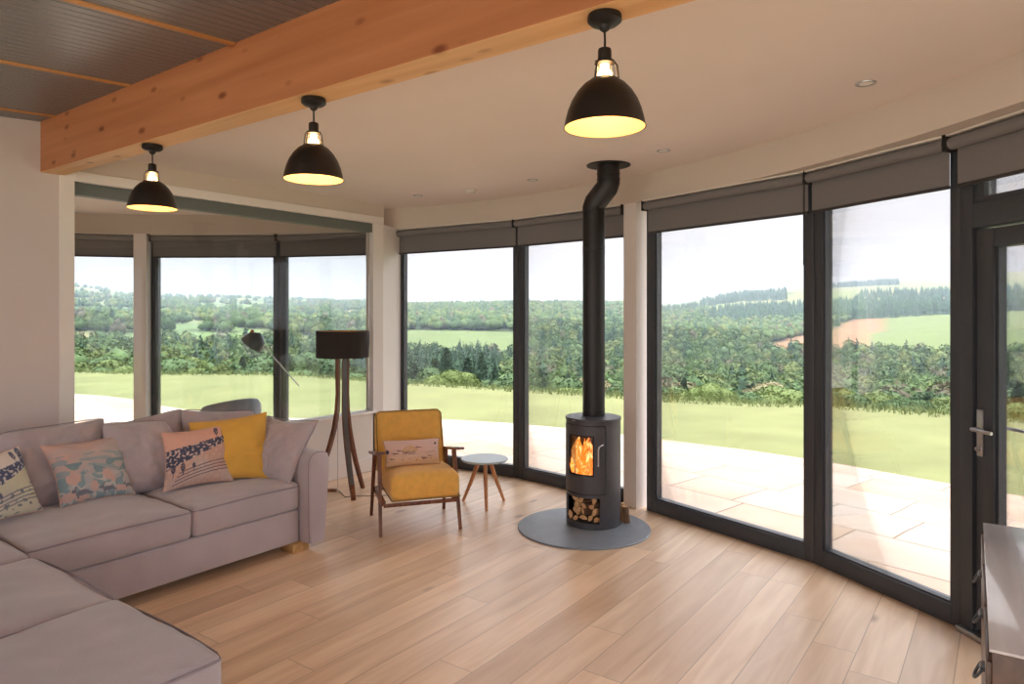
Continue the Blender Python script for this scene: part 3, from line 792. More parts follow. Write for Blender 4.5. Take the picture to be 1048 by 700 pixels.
for (x, y, w_) in ((-3.80, 2.76, 0), (-4.86, 2.86, 0), (-3.84, 1.5, 0), (-2.16, 1.10, 0), (-2.16, 0.0, 0), (-4.86, 0.05, 0)):
    m = MB(); m.box(x-0.055, x+0.085 if x == -3.80 else x+0.055, y-0.03, y+0.09 if x == -3.80 else y+0.03, 0.0, 0.056, r=0.003)
    o = m.build('foot', M['foot'], sofa); o.location = SO

# ------------------------------------------------------------------ printed scatter cushions
def S3(r_, g_, b_): return srgb(r_, g_, b_)[:3]
def mixc(a, b, f): f = max(0, min(1, f)); return tuple(a[i]*(1-f)+b[i]*f for i in range(3))
def nz(u, v, s=0.0): return noise.noise(Vector((u, v, s)))
def blob(u, v, cx, cy_, rx, ry, rot=0.0):
    du, dv = u-cx, v-cy_; c, s = math.cos(rot), math.sin(rot)
    return ((du*c+dv*s)/rx)**2+((-du*s+dv*c)/ry)**2 < 1
def hare(u, v, cx, cy_, s):
    return (blob(u, v, cx, cy_, 0.085*s, 0.038*s, 0.15) or blob(u, v, cx-0.095*s, cy_+0.035*s, 0.035*s, 0.026*s) or blob(u, v, cx-0.070*s, cy_+0.075*s, 0.011*s, 0.04*s, -0.5)
            or blob(u, v, cx+0.085*s, cy_-0.02*s, 0.05*s, 0.018*s, -0.3) or blob(u, v, cx-0.06*s, cy_-0.045*s, 0.012*s, 0.04*s, 0.2))
def leafy(u, v, cx, cy_, s): return blob(u, v, cx, cy_, 0.032*s, 0.075*s) and nz(u*60, v*60) < 0.35 or blob(u, v, cx, cy_-0.10*s, 0.006, 0.05*s)
salmon = S3(226, 172, 152); salmon2 = S3(216, 186, 172)
def teal_print(u, v):
    pal = S3(170, 178, 182); c = mixc(salmon, pal, 0.9*(0.80-v*0.50+0.6*u-0.12)+0.35*nz(u*3, v*8, 1))
    if 0.30 < v < 0.80:
        f = nz(u*5, v*16, 3)
        if f > 0.12: c = mixc(c, S3(122, 158, 168), 0.75)
        if f < -0.28: c = mixc(c, S3(196, 170, 164), 0.6)
    if 0.42 < v < 0.62 and nz(u*6+2, v*7, 7) > 0.0: c = S3(96, 142, 152)
    if v < 0.42:
        f = nz(u*9, v*7, 5); c = S3(112, 152, 162) if f > -0.05 else S3(176, 178, 180)
        if abs(nz(u*7, v*5, 11)) < 0.07: c = S3(205, 196, 190)
    for (a, b, rx, ry, ro) in ((0.20, 0.38, 0.10, 0.085, 0.3), (0.66, 0.36, 0.065, 0.12, 0.5), (0.10, 0.12, 0.12, 0.07, 0.2), (0.45, 0.22, 0.05, 0.09, 0.0), (0.80, 0.12, 0.10, 0.05, 0.0), (0.28, 0.06, 0.10, 0.045, 0.0)):
        if blob(u+0.02*nz(u*20, v*20), v+0.02*nz(v*20, u*20), a, b, rx, ry, ro): c = S3(214, 172, 158)
    if hare(u, v, 0.28, 0.15, 1.1) or hare(u, v, 0.62, 0.14, 0.9) or hare(u, v, 0.92, 0.16, 0.6): c = S3(72, 82, 104)
    return mixc(c, S3(178, 172, 172), 0.30)
def wave(u): return 0.60+0.10*u+0.05*math.sin(u*5.5+0.5)
def pink_print(u, v, ground=None, hill=None, dark=None, blossom=None):
    ground = ground or S3(222, 174, 158); hill = hill or S3(200, 164, 150); dark = dark or S3(76, 80, 102); blossom = blossom or S3(206, 182, 174)
    c = ground
    top = 0.64+0.17*u**1.3; th = 0.32-0.22*u; bot = top-th
    if v < bot: c = mixc(hill, S3(190, 186, 184), 0.55*max(0, nz(u*3+3, v*3, 2)+0.15)*(1+u)); c = mixc(c, S3(222, 196, 186), 0.5 if nz(u*30, v*30, 4) > 0.25 else 0)
    if bot < v < top:
        c = dark
        if nz(u*24, v*24, 9) > 0.16: c = blossom
    if leafy(u, v, 0.78, 0.89, 1.1) or leafy(u, v, 0.92, 0.87, 1.7): c = dark
    for k, (a, b) in enumerate(((0.10, 0.32), (0.24, 0.33), (0.40, 0.33))):
        if leafy(u, v, a, b, 1.0 if k < 2 else 0.7): c = dark
    for k in range(4):
        h = 0.05+0.055*k+0.16*math.sin(min(1, max(0, (u-0.12)/0.9))*PI*0.55)
        if abs(v-h) < 0.009 and u > 0.10+0.03*k: c = mixc(dark, ground, 0.15)
    return c
def white_print(u, v):
    cr = S3(232, 226, 220); dark = S3(88, 96, 126)
    c = pink_print(u, v, cr, S3(206, 208, 184), dark, S3(208, 208, 206))
    top = 0.62+0.17*u**1.3; bot = top-(0.25-0.20*u)
    if v < bot*0.62 and nz(u*12, v*22, 3) > 0.3: c = S3(120, 130, 140)
    return c
def farm_print(u, v):
    g_ = mixc(S3(216, 182, 140), S3(222, 190, 180), min(1, v*1.8)); c = mixc(g_, S3(206, 176, 170), 0.5*max(0, nz(u*5, v*14, 1)))
    ink = S3(92, 66, 78); tan = S3(196, 160, 96)
    if (v-0.52)**2/0.05+(u-0.45)**2/0.02 < 1 and v > 0.52: c = mixc(c, tan, 0.7 if nz(u*26, v*16) > -0.1 else 0.2)
    # small capital letters in a row across the middle, as far as the photo shows them
    x0, w_ = 0.300, 0.030; k = int((u-x0)/(w_*1.22)); f = (u-x0-k*w_*1.22)/w_
    if 0 <= k < 7 and 0 <= f <= 1 and u > x0 and 0.40 < v < 0.52:
        g2 = (v-0.40)/0.12
        s_ = (f < 0.3, f > 0.72, g2 > 0.82, abs(g2-0.5) < 0.12, g2 < 0.18, abs(f-0.5) < 0.16)
        pat = {0: s_[2] or s_[5], 1: s_[0] or s_[1] or s_[2] or s_[3], 2: s_[0] or s_[2] or s_[3] or (f > .7 and g2 > .5), 3: s_[0] or s_[1] or s_[2] or s_[4], 4: s_[5], 5: s_[0] or s_[1] or s_[2] or s_[4], 6: s_[5] or s_[2]}[k]
        if pat: c = ink
    for (a, b, s2) in ((0.18, 0.46, 0.5), (0.26, 0.56, 0.45), (0.60, 0.66, 0.45), (0.70, 0.24, 0.5), (0.80, 0.32, 0.35), (0.12, 0.26, 0.4)):
        if hare(u, v, a, b, s2): c = ink
    if blob(u, v, 0.92, 0.80, 0.020, 0.05) or blob(u, v, 0.03, 0.55, 0.03, 0.08): c = S3(70, 74, 92)
    if abs(v-(0.44+0.30*(u-0.75))) < 0.010 and 0.72 < u < 0.92: c = mixc(ink, c, 0.4)
    if abs(v-0.13-0.02*math.sin(u*14)) < 0.010: c = mixc(c, tan, 0.6)
    for k in range(5):
        if blob(u, v, 0.30+k*0.13, 0.20+0.03*math.sin(k*2.0), 0.012, 0.022): c = S3(168, 84, 72)
    return c
M['print'] = attr_mat('printed_cotton', 0.88, 0.15, 0.3, 700)
def scatter(name, corners, T, label, fn, back, seed, group, n=110, pinch=0.05, folds=0.0):
    c = corners; ctr = sum((Vector(p) for p in c), Vector())/4; base = Vector((ctr.x, ctr.y, c[0][2]))
    o = empty(name, base); tag(o, label, 'cushion', group)
    a = [tuple(Vector(p)-base) for p in c]
    if callable(fn):
        pillow(*a, T, n, pinch, seed, 0.004, color=fn, back_color=back, folds=folds).build('cover', M['print'], o, angle=60)
        edge_cord(*a, pinch, 0.003).build('piping', M['printedge'], o)
    else:
        pillow(*a, T, n, pinch, seed, 0.006, folds=folds).build('cover', fn, o, angle=60)
        # flat flange border round the cushion
        edge_cord(*a, pinch, 0.005).build('flange', fn, o)
    return o
M['printedge'] = mat('cushion_edge_piping', srgb(206, 170, 156), 0.85, var=0.03)
SG = 'printed and plain cushions on the corner sofa'
scatter('cushion', ((-4.257, 1.601, 0.462), (-4.235, 1.995, 0.462), (-4.375, 1.968, 0.807), (-4.397, 1.551, 0.804)), 0.065,
        'teal and salmon print cushion with hares on the near seat of the sofa', teal_print, S3(200, 150, 130), 2.2, SG)
scatter('cushion', ((-4.147, 2.114, 0.462), (-4.067, 2.529, 0.462), (-4.207, 2.574, 0.815), (-4.287, 2.173, 0.799)), 0.06,
        'salmon cushion printed with navy hedges and trees, leaning on the yellow cushion', pink_print, S3(216, 166, 148), 4.1, SG)
scatter('cushion', ((-4.125, 1.150, 0.475), (-4.285, 1.530, 0.462), (-4.438, 1.461, 0.814), (-4.265, 1.100, 0.80)), 0.06,
        'cream cushion printed with green hill and navy hedge, cut by the left edge', white_print, S3(220, 210, 200), 6.3, SG)
scatter('cushion', ((-4.225, 2.335, 0.462), (-3.946, 2.715, 0.462), (-4.086, 2.785, 0.872), (-4.370, 2.40, 0.823)), 0.07,
        'plain mustard yellow cushion standing behind the salmon printed one', M['yellow'], None, 8.8, SG, n=60, pinch=0.04, folds=0.006)
# ------------------------------------------------------------------ mustard armchair
ch = empty('armchair', (-3.562, 3.677, 0), R(54.3)); tag(ch, 'mustard upholstered armchair with walnut legs and flat arms', 'armchair')
def lbox(w, d, h): return None
m = soft_box(-0.212, 0.274, -0.310, 0.215, 0.0, 0.178, r=0.042, crown=0.028, wr=0.002, nx=26, ny=26, nz=8, seed=3, side=0.006)
o = m.build('seat', M['leather'], ch, angle=60); o.location = (0, 0, 0.226); o.rotation_euler = (R(-2.5), 0, 0)
p = MB(); z = 0.010
p.tube([(-0.210, -0.308, z), (0.272, -0.308, z), (0.272, 0.21, z), (-0.210, 0.21, z), (-0.210, -0.308, z)], 0.006, 6); pp = p.build('piping', M['piping'], o)
m = soft_box(-0.255, 0.255, -0.05, 0.05, 0.0, 0.46, r=0.036, crown=0.006, wr=0.002, nx=26, ny=8, nz=24, seed=8, side=0.008)
o = m.build('backrest', M['leather'], ch, angle=60); o.location = (0, 0.150, 0.345); o.rotation_euler = (R(-17), 0, 0)
p = MB()
for yy in (-0.044, 0.044):
    p.tube([(-0.250, yy, 0.03), (-0.251, yy, 0.43), (-0.225, yy, 0.455), (0.225, yy, 0.455), (0.251, yy, 0.43), (0.250, yy, 0.03)], 0.0045, 6)
p.build('piping', M['piping'], o)
for s in (-1, 1):
    m = MB(); m.tube([(s*0.272, -0.115, 0.540), (s*0.283, -0.272, 0.0)], 0, flat=[(0.044, 0.026), (0.026, 0.020)], up=(1, 0, 0)); m.build('front_leg', M['walnut'], ch)
    m = MB(); m.tube([(s*0.272, 0.155, 0.496), (s*0.283, 0.272, 0.0)], 0, flat=[(0.044, 0.026), (0.026, 0.020)], up=(1, 0, 0)); m.build('rear_leg', M['walnut'], ch)
    m = MB(); m.prism([(s*0.245, -0.250), (s*0.318, -0.262), (s*0.322, 0.0), (s*0.312, 0.215), (s*0.258, 0.235), (s*0.250, 0.0)], 0, 0.018, bevel=0.004, M=Matrix.Translation((0, 0, 0.522)) @ Matrix.Rotation(R(-9.5), 4, 'X')); m.build('armrest', M['walnut_y'], ch)
    m = MB(); m.box(s*0.252-0.011 if s > 0 else -0.274, s*0.252+0.022 if s > 0 else -0.241, -0.225, 0.235, 0.198, 0.232, r=0.004); m.build('side_rail', M['walnut_y'], ch)
m = MB(); m.box(-0.262, 0.262, -0.285, -0.262, 0.202, 0.226, r=0.004); m.box(-0.262, 0.262, 0.215, 0.238, 0.198, 0.232, r=0.004); m.build('cross_rail', M['walnut'], ch)
for s in (-1, 1):
    m = MB(); m.box(s*0.21-0.015, s*0.21+0.015, 0.22, 0.242, 0.26, 0.70, r=0.003)
    bs = m.build('back_support', M['walnut'], ch); bs.rotation_euler = (R(-14), 0, 0); bs.location = (0, -0.06, 0.02)
Mx = ch.matrix_basis.copy() if False else Matrix.Translation(Vector((-3.562, 3.677, 0))) @ Matrix.Rotation(R(54.3), 4, 'Z')
cc = [tuple(Mx @ Vector(v)) for v in ((-0.222, -0.060, 0.432), (0.182, -0.060, 0.432), (0.188, 0.000, 0.612), (-0.232, 0.000, 0.612))]
M['printedge'] = mat('lumbar_piping', srgb(190, 150, 120), 0.85, var=0.03)
scatter('cushion', cc, 0.045, 'small oblong pale pink printed cushion on the mustard armchair', farm_print, S3(176, 140, 80), 9.9, 'printed and plain cushions on the seats', n=140, pinch=0.03)

# ------------------------------------------------------------------ little round table
tb = empty('side_table', (-3.433, 4.352, 0)); tag(tb, 'small round pale blue side table on three wooden legs', 'table')
MB().lathe([(0, 0.374), (0.186, 0.374), (0.190, 0.370), (0.190, 0.362), (0.184, 0.357), (0, 0.357)], 56).build('tabletop', M['tabletop'], tb)
for (x, y) in ((-3.636, 4.325), (-3.300, 4.209), (-3.363, 4.524)):
    v = Vector((x+3.433, y-4.352)); m = MB()
    m.tube([(v.x*1.0, v.y*1.0, 0.0), (v.x*0.62, v.y*0.62, 0.17), (v.x*0.26, v.y*0.26, 0.350)], [0.0115, 0.016, 0.018], 12); m.build('leg', M['oakleg'], tb)
MB().lathe([(0, 0.357), (0.062, 0.357), (0.058, 0.342), (0, 0.342)], 24).build('hub', M['oakleg'], tb)

# ------------------------------------------------------------------ drum floor lamp
lp = empty('floor_lamp', (-4.65, 3.92, 0)); tag(lp, 'floor lamp with black drum shade on three bowed wooden legs', 'floor lamp')
m = MB().lathe([(0.2225, 1.165), (0.2235, 1.165), (0.2235, 1.392), (0.2225, 1.392)], 64); m.build('lamp_shade', M['darkdrum'], lp)
MB().lathe([(0.221, 1.168), (0.221, 1.389)], 64).build('shade_lining', M['gold'], lp)
m = MB(); m.tube([(0.221, 0, 1.36), (-0.221, 0, 1.36)], 0.003, 6).tube([(0, 0.221, 1.36), (0, -0.221, 1.36)], 0.003, 6); m.tube([(0, 0, 1.19), (0, 0, 1.365)], 0.012, 12); m.build('shade_fitting', M['black'], lp)
MB().lathe([(0, 1.22), (0.018, 1.23), (0.030, 1.27), (0.024, 1.30), (0, 1.32)], 16).build('bulb', M['plastic'], lp)
MB().lathe([(0, 1.155), (0.060, 1.155), (0.060, 1.19), (0, 1.19)], 24).build('hub', M['walnut'], lp)
prof = [(1.175, 0.052), (1.0, 0.050), (0.85, 0.048), (0.70, 0.056), (0.55, 0.085), (0.40, 0.130), (0.25, 0.186), (0.12, 0.245), (0.0, 0.300)]
for (fx, fy, nm) in ((-4.378, 3.805, 0), (-4.621, 4.220, 1), (-4.930, 3.835, 2)):
    d = Vector((fx+4.65, fy-3.92)); L_ = d.length; d.normalize()
    if nm == 1: d = Vector((0.10, 0.995)).normalized(); L_ = 0.20
    pts = [(d.x*r_*L_/0.30, d.y*r_*L_/0.30, z) for z, r_ in prof]
    if nm == 1: pts = [(d.x*r_*L_/0.30+0.012, d.y*r_*L_/0.30, z) for z, r_ in prof]
    m = MB(); m.tube(pts, 0, flat=[(0.040, 0.024)]*3+[(0.046, 0.026)]*3+[(0.042, 0.024)]*2+[(0.034, 0.022)], up=(d.x, d.y, 0)); lg = m.build('leg', M['walnut'], lp)
    if nm == 0:
        m = MB(); pts2 = [(x+d.x*0.0135, y+d.y*0.0135, z) for x, y, z in pts[:-1]]
        m.tube(pts2, 0, flat=(0.036, 0.004), up=(d.x, d.y, 0)); lf = m.build('leg_facing', M['greymetal'], lg); lf['label'] = 'dark grey facing on the front leg'
MB().box(-0.16, 0.02, -0.02, 0.02, 0.0, 0.022, r=0.006).build('foot_switch', M['walnut_y'], lp, loc=(-0.08, -0.02, 0), rot=(0, 0, R(40)))
m = MB(); m.tube([(-0.03, 0.0, 1.16), (-0.09, 0.02, 0.60), (-0.10, 0.03, 0.02)], 0.0016, 6)
m.tube([(-0.08, 0.02, 0.005), (0.02, -0.03, 0.005), (0.15, -0.10, 0.005), (0.22, 0.0, 0.005), (0.36, 0.10, 0.005), (0.45, 0.24, 0.005)], 0.0035, 6); m.build('cable', M['cable'], lp)

# ------------------------------------------------------------------ hearth plate and wood stove
h = MB().lathe([(0, 0.012), (0.470, 0.012), (0.475, 0.008), (0.475, 0.0), (0, 0.0)], 96).build('hearth_plate', M['slate'], loc=(-2.478, 4.296, 0))
tag(h, 'round slate grey hearth plate on the oak floor under the stove', 'hearth plate')
st = empty('wood_stove', (-2.47, 4.42, 0.012)); tag(st, 'tall cylindrical dark grey wood burning stove with a lit fire', 'stove')
def arc(m, a0, a1, z0, z1, r0, r1, n=None, mi=0):
    n = n or max(2, int((a1-a0)/4)); t = bmesh.new(); rows = []
    for i in range(n+1):
        a = R(a0+(a1-a0)*i/n); s, c = math.sin(a), -math.cos(a)
        rows.append([t.verts.new((r*s, r*c, z)) for r, z in ((r0, z0), (r1, z0), (r1, z1), (r0, z1))])
    for A, B in zip(rows[:-1], rows[1:]):
        for k in range(4): t.faces.new((A[k], A[(k+1) % 4], B[(k+1) % 4], B[k]))
    t.faces.new(rows[0]); t.faces.new(rows[-1][::-1]); bmesh.ops.recalc_face_normals(t, faces=t.faces)
    return m._take(t, None, mi)
m = MB(); arc(m, 55.5, 304.5, 0.245, 0.750, 0.188, 0.199, 60)
arc(m, -55.5, 55.5, 0.735, 0.750, 0.188, 0.199); arc(m, 0, 360, 0.236, 0.246, 0.180, 0.200, 80); arc(m, 0, 360, 0.748, 0.758, 0.180, 0.196, 80)
m.lathe([(0, 0.246), (0.185, 0.246), (0.185, 0.250), (0, 0.250)], 40)
body = m.build('body', M['stove'], st)
MB().lathe([(0, 0.758), (0.200, 0.758), (0.204, 0.762), (0.204, 0.774), (0.200, 0.778), (0, 0.778)], 64).build('top_plate', M['stove'], st)
m = MB()
ha, z0, z1 = 31.0, 0.375, 0.665
arc(m, -54, 54, 0.252, z0, 0.190, 0.202); arc(m, -54, 54, z1, 0.730, 0.190, 0.202)
arc(m, -54, -ha, z0, z1, 0.190, 0.202); arc(m, ha, 54, z0, z1, 0.190, 0.202)
door = m.build('door', M['stove'], st)
m = MB(); arc(m, -ha-1, ha+1, z0-0.004, z0+0.012, 0.189, 0.1945); arc(m, -ha-1, ha+1, z1-0.010, z1+0.004, 0.189, 0.1945); arc(m, -ha-1, -ha+3, z0, z1, 0.189, 0.1945); arc(m, ha-3, ha+1, z0, z1, 0.189, 0.1945)
m.build('glass_surround', M['gasket'], door)
m = MB(); arc(m, -ha, ha, z0, z1, 0.191, 0.1935); m.build('door_glass', M['stoveglass'], door, smooth=False)
def sp(a, r_, z): return (r_*math.sin(R(a)), -r_*math.cos(R(a)), z)
m = MB(); m.tube([sp(38, 0.200, 0.455), sp(38, 0.228, 0.458), sp(38, 0.230, 0.57), sp(39, 0.230, 0.590), sp(42, 0.226, 0.600), sp(49, 0.202, 0.604)], 0.0055, 10); m.build('door_handle', M['steel'], door)
MB().box(-0.015, 0.015, -0.207, -0.203, 0.763, 0.769, r=0.001, M=Matrix.Rotation(R(-14), 4, 'Z')).build('air_lever', M['steel'], st)
# firebox lining
m = MB(); arc(m, 50, 310, 0.30, 0.72, 0.160, 0.186, 50); m.lathe([(0, 0.345), (0.17, 0.345), (0.17, 0.355), (0, 0.355)], 32); m.lathe([(0, 0.70), (0.17, 0.70), (0.17, 0.71), (0, 0.71)], 32)
m.build('firebox', M['firebrick'], st)
# log store below
m = MB(); arc(m, 43, 317, 0.0, 0.237, 0.186, 0.198, 60); arc(m, -43, 43, 0.0, 0.042, 0.186, 0.198); arc(m, -43, 43, 0.222, 0.237, 0.186, 0.198)
m.lathe([(0, 0.0), (0.190, 0.0), (0.190, 0.040), (0, 0.040)], 48)
m.build('log_store', M['stove'], st)
# flames
fl = empty('fire', (-2.47, 4.42, 0.37)); tag(fl, 'orange flames burning behind the stove glass', 'fire')
rnd = random.Random(5)
for k, (x, y, hgt, w_) in enumerate(((-0.100, -0.115, 0.20, 0.034), (-0.070, -0.140, 0.27, 0.040), (-0.03, -0.145, 0.24, 0.040), (0.01, -0.150, 0.28, 0.042), (0.050, -0.140, 0.27, 0.040), (0.085, -0.12, 0.27, 0.038), (-0.06, -0.08, 0.29, 0.045), (0.01, -0.09, 0.29, 0.05), (0.065, -0.07, 0.29, 0.045), (0.105, -0.095, 0.22, 0.03))):
    pts = []; rr = []
    for i in range(10):
        f = i/9; pts.append((x+0.012*math.sin(f*6+k), y+0.010*math.cos(f*5+k*2), hgt*f)); rr.append(max(0.001, w_*(math.sin(PI*(0.18+0.82*f)))**0.9*(1.1-0.5*f)))
    m = MB(); m.tube(pts, rr, 12); m.build('flame', M['flame'], fl)
ld = bpy.data.lights.new('fire_light', 'POINT'); ld.energy = 2.5; ld.color = (1.0, 0.42, 0.12); ld.shadow_soft_size = 0.05
lo = bpy.data.objects.new('fire_light', ld); COL.objects.link(lo); lo.parent = fl; lo.location = (0, -0.06, 0.12)

def log(name, p, rx, ry, rz, L_, rad, label, group, seed, cat='log', mt=None):
    """split log: three or four sided wedge with bark on the round side"""
    rn = random.Random(seed); m = MB(); t = bmesh.new()
    n = 9; span = rn.uniform(1.9, 3.0); sec = [(0, 0)]+[(rad*math.cos(span*i/(n-1)-span/2), rad*math.sin(span*i/(n-1)-span/2)) for i in range(n)]
    cx = sum(a for a, b in sec)/len(sec); rows = []
    for k in range(5):
        x = (k/4-0.5)*L_; j = 1+rn.uniform(-0.05, 0.05); rows.append([t.verts.new((x, (a-cx)*j, b*j)) for a, b in sec])
    for A, B in zip(rows[:-1], rows[1:]):
        for q in range(len(sec)):
            f = t.faces.new((A[q], A[(q+1) % len(sec)], B[(q+1) % len(sec)], B[q])); f.material_index = 0 if 1 <= q < n else 1
    a_ = t.faces.new(rows[0][::-1]); b_ = t.faces.new(rows[-1]); a_.material_index = b_.material_index = 1
    bmesh.ops.recalc_face_normals(t, faces=t.faces)
    me = bpy.data.meshes.new(name); t.to_mesh(me); t.free()
    for q in (mt or (M['bark'], M['logend'])): me.materials.append(q)
    o = bpy.data.objects.new(name, me); COL.objects.link(o); o.location = p; o.rotation_euler = (rx, ry, rz)
    return tag(o, label, cat, group)
rn = random.Random(12)
B0 = Vector((-2.47, 4.42, 0.052))
k = 0
for row, (zz, cnt) in enumerate(((0.030, 5), (0.075, 4), (0.118, 4), (0.158, 3))):
    for i in range(cnt):
        xx = (i-(cnt-1)/2)*0.058; yy = -0.075-0.02*math.cos(xx*14)
        log('firewood_log', (B0.x+xx, B0.y+yy, B0.z+zz), rn.uniform(0, 6.3), rn.uniform(-0.15, 0.15), R(90)+rn.uniform(-0.45, 0.45), 0.13, 0.034,
            ('split log in the lowest row of the stove log store', 'split log in the second row of the stove log store', 'split log in the third row of the stove log store', 'split log on top of the stove log store')[row],
            'split logs stored under the stove, row %d' % (row+1), 40+k)
        k += 1
for i, (x, y, z, a) in enumerate(((-2.300, 4.570, 0.072, 1.50), (-2.262, 4.545, 0.070, 1.45), (-2.33, 4.62, 0.070, 1.5))):
    log('firewood_log', (x, y, z), rn.uniform(0, 6), a, rn.uniform(-0.3, 0.3), 0.115, 0.030, 'split log leaning behind the stove near the white post', 'split logs behind the stove', 90+i)
for i, (x, y, z, a) in enumerate(((-2.50, 4.35, 0.385, 0.5), (-2.45, 4.33, 0.385, -0.35), (-2.475, 4.345, 0.43, 0.1))):
    log('burning_log', (x, y, z), 0.4, 0.1, a, 0.17, 0.032, 'glowing log burning inside the stove', 'burning logs in the firebox', 70+i, mt=(M['ember'], M['ember']))

# flue with offset bends
fl_ = empty('flue_pipe', (-2.49, 4.464, 0.79)); tag(fl_, 'black flue pipe with an offset bend from stove to ceiling', 'flue pipe')
zf = 0.79
m = MB(); m.tube([(0, 0, 0), (0, 0, 2.315-zf)], 0.0815, 36); m.build('lower_pipe', M['flue'], fl_)
m = MB(); m.tube([(0, 0, 2.300-zf), (0, 0, 2.330-zf), (0.012, 0, 2.365-zf), (0.112, 0, 2.468-zf), (0.122, 0, 2.500-zf), (0.122, 0, 2.52-zf)], 0.083, 36); m.build('offset_bend', M['flue'], fl_)
m = MB(); m.tube([(0.122, 0, 2.50-zf), (0.122, 0, ZC-zf-0.001)], 0.0815, 36); m.build('upper_pipe', M['flue'], fl_)
MB().lathe([(0.08, ZC-zf-0.001), (0.160, ZC-zf-0.001), (0.160, ZC-zf-0.006), (0.08, ZC-zf-0.006)], 48).build('ceiling_plate', M['flue'], fl_, loc=(0.122, 0, 0))
for (x, z) in ((0, 0.012), (0, 0.05), (0, 1.21), (0, 1.24), (0, 1.495), (0, 1.525), (0.122, 1.735), (0.122, 1.775)):
    MB().lathe([(0.0825, z-0.004), (0.0845, z-0.003), (0.0845, z+0.003), (0.0825, z+0.004)], 40).build('joint_ring', M['flue'], fl_, loc=(x, 0, 0))

# ------------------------------------------------------------------ sideboard at the right edge
sb = empty('sideboard', (-0.037, 1.98, 0), R(2.0)); tag(sb, 'brown wooden sideboard with ring pulls at the bottom right corner', 'sideboard')
m = MB(); m.box(0.006, 0.478, 0.0, 1.178, 0.06, 0.744, r=0.003); m.build('carcass', M['sidewood'], sb)
m = MB(); m.box(0.0, 0.48, 0.0, 1.180, 0.744, 0.752, r=0.002); m.build('worktop', M['sidetop_sheen'], sb)
for i in range(3):
    y0 = 0.02+i*0.384
    d = MB().box(-0.006, 0.008, y0, y0+0.372, 0.455, 0.712, r=0.002).build('drawer', M['sidewood'], sb)
    m = MB(); yc = y0+0.186; m.lathe([(0, 0), (0.016, 0), (0.013, 0.008), (0, 0.012)], 16, M=Matrix.Translation((-0.006, yc, 0.62)) @ Matrix.Rotation(R(-90), 4, 'Y'))
    m.tube([(-0.014-0.016*math.sin(PI*k/14), yc+0.026*math.cos(PI*k/14), 0.618-0.030*math.sin(PI*k/14)) for k in range(15)], 0.004, 8)
    m.tube([(-0.014, yc-0.026, 0.618), (-0.014, yc+0.026, 0.618)], 0.004, 8)
    m.build('ring_pull', M['greymetal'], d)
    d = MB().box(-0.006, 0.008, y0, y0+0.372, 0.08, 0.445, r=0.002).build('cupboard_door', M['sidewood'], sb)
for (x, y) in ((0.03, 0.03), (0.42, 0.03), (0.03, 1.12), (0.42, 1.12)):
    MB().box(x, x+0.05, y, y+0.05, 0.0, 0.062, r=0.003).build('leg', M['sidewood'], sb)

# ------------------------------------------------------------------ things in the neighbouring room
dlp = empty('reading_lamp', (-5.69, 4.03, 0)); tag(dlp, 'grey reading lamp with slanting arm behind the internal window', 'lamp')
cR, sR = math.cos(R(35.97)), math.sin(R(35.97))
def al(l, z, q=0.0): return (l*cR-q*sR, l*sR+q*cR, z)
MB().lathe([(0, 0), (0.13, 0), (0.13, 0.015), (0.02, 0.025), (0, 0.025)], 32).build('base', M['greymetal'], dlp)
m = MB(); m.tube([(0, 0, 0.02), (0, 0, 1.065)], 0.009, 10); m.build('pole', M['greymetal'], dlp)
m = MB(); m.tube([al(-0.255, 1.345, -0.02), al(0.19, 0.845, -0.02)], 0.0065, 8); m.build('arm', M['steel'], dlp)
MB().lathe([(0, -0.016), (0.016, -0.016), (0.016, 0.016), (0, 0.016)], 16).build('pivot', M['greymetal'], dlp, loc=(0, 0, 1.06))
hd = MB().lathe([(0.020, 0.075), (0.030, 0.070), (0.060, 0.055), (0.088, 0.025), (0.104, -0.015), (0.112, -0.060), (0.110, -0.062), (0.098, -0.015), (0.05, 0.045), (0, 0.06)], 36)
o = hd.build('lamp_head', M['greymetal'], dlp, loc=al(-0.240, 1.285), rot=(R(0), R(38), R(36)))
m = MB(); m.tube([al(-0.27, 1.355, -0.02), al(-0.255, 1.385, -0.02)], 0.016, 12); m.build('head_joint', M['brass'], dlp)
dc = empty('tub_chair', (-6.00, 3.70, 0), R(-122)); tag(dc, 'blue grey tub chair in the neighbouring room, only its back top showing', 'chair')
t = bmesh.new(); rows = []
for i in range(21):
    a = R(180*i/20); ca, sa = math.cos(a)*0.9, math.sin(a); zt = 0.52+0.222*max(sa, 0)**0.22-0.035*ca
    rows.append([t.verts.new((0.26*ca, 0.24*sa, 0.40)), t.verts.new((0.30*ca, 0.28*sa, 0.42)), t.verts.new((0.31*ca, 0.30*sa, zt-0.03)), t.verts.new((0.29*ca, 0.28*sa, zt)), t.verts.new((0.26*ca, 0.25*sa, zt)), t.verts.new((0.24*ca, 0.23*sa, zt-0.03))])
for A, B in zip(rows[:-1], rows[1:]):
    for k in range(6): t.faces.new((A[k], A[(k+1) % 6], B[(k+1) % 6], B[k]))
t.faces.new(rows[0]); t.faces.new(rows[-1][::-1]); bmesh.ops.recalc_face_normals(t, faces=t.faces)
MB()._take(t).build('backrest', M['bluefab'], dc, angle=60)
soft_box(-0.24, 0.24, -0.26, 0.23, 0.36, 0.46, r=0.04, crown=0.02, nx=12, ny=12, nz=5).build('seat', M['bluefab'], dc, angle=60)
for sx in (-1, 1):
    for sy in (-1, 1):
        m = MB(); m.tube([(sx*0.18, sy*0.17, 0.37), (sx*0.22, sy*0.22, 0.0)], [0.016, 0.010], 10); m.build('leg', M['walnut'], dc)
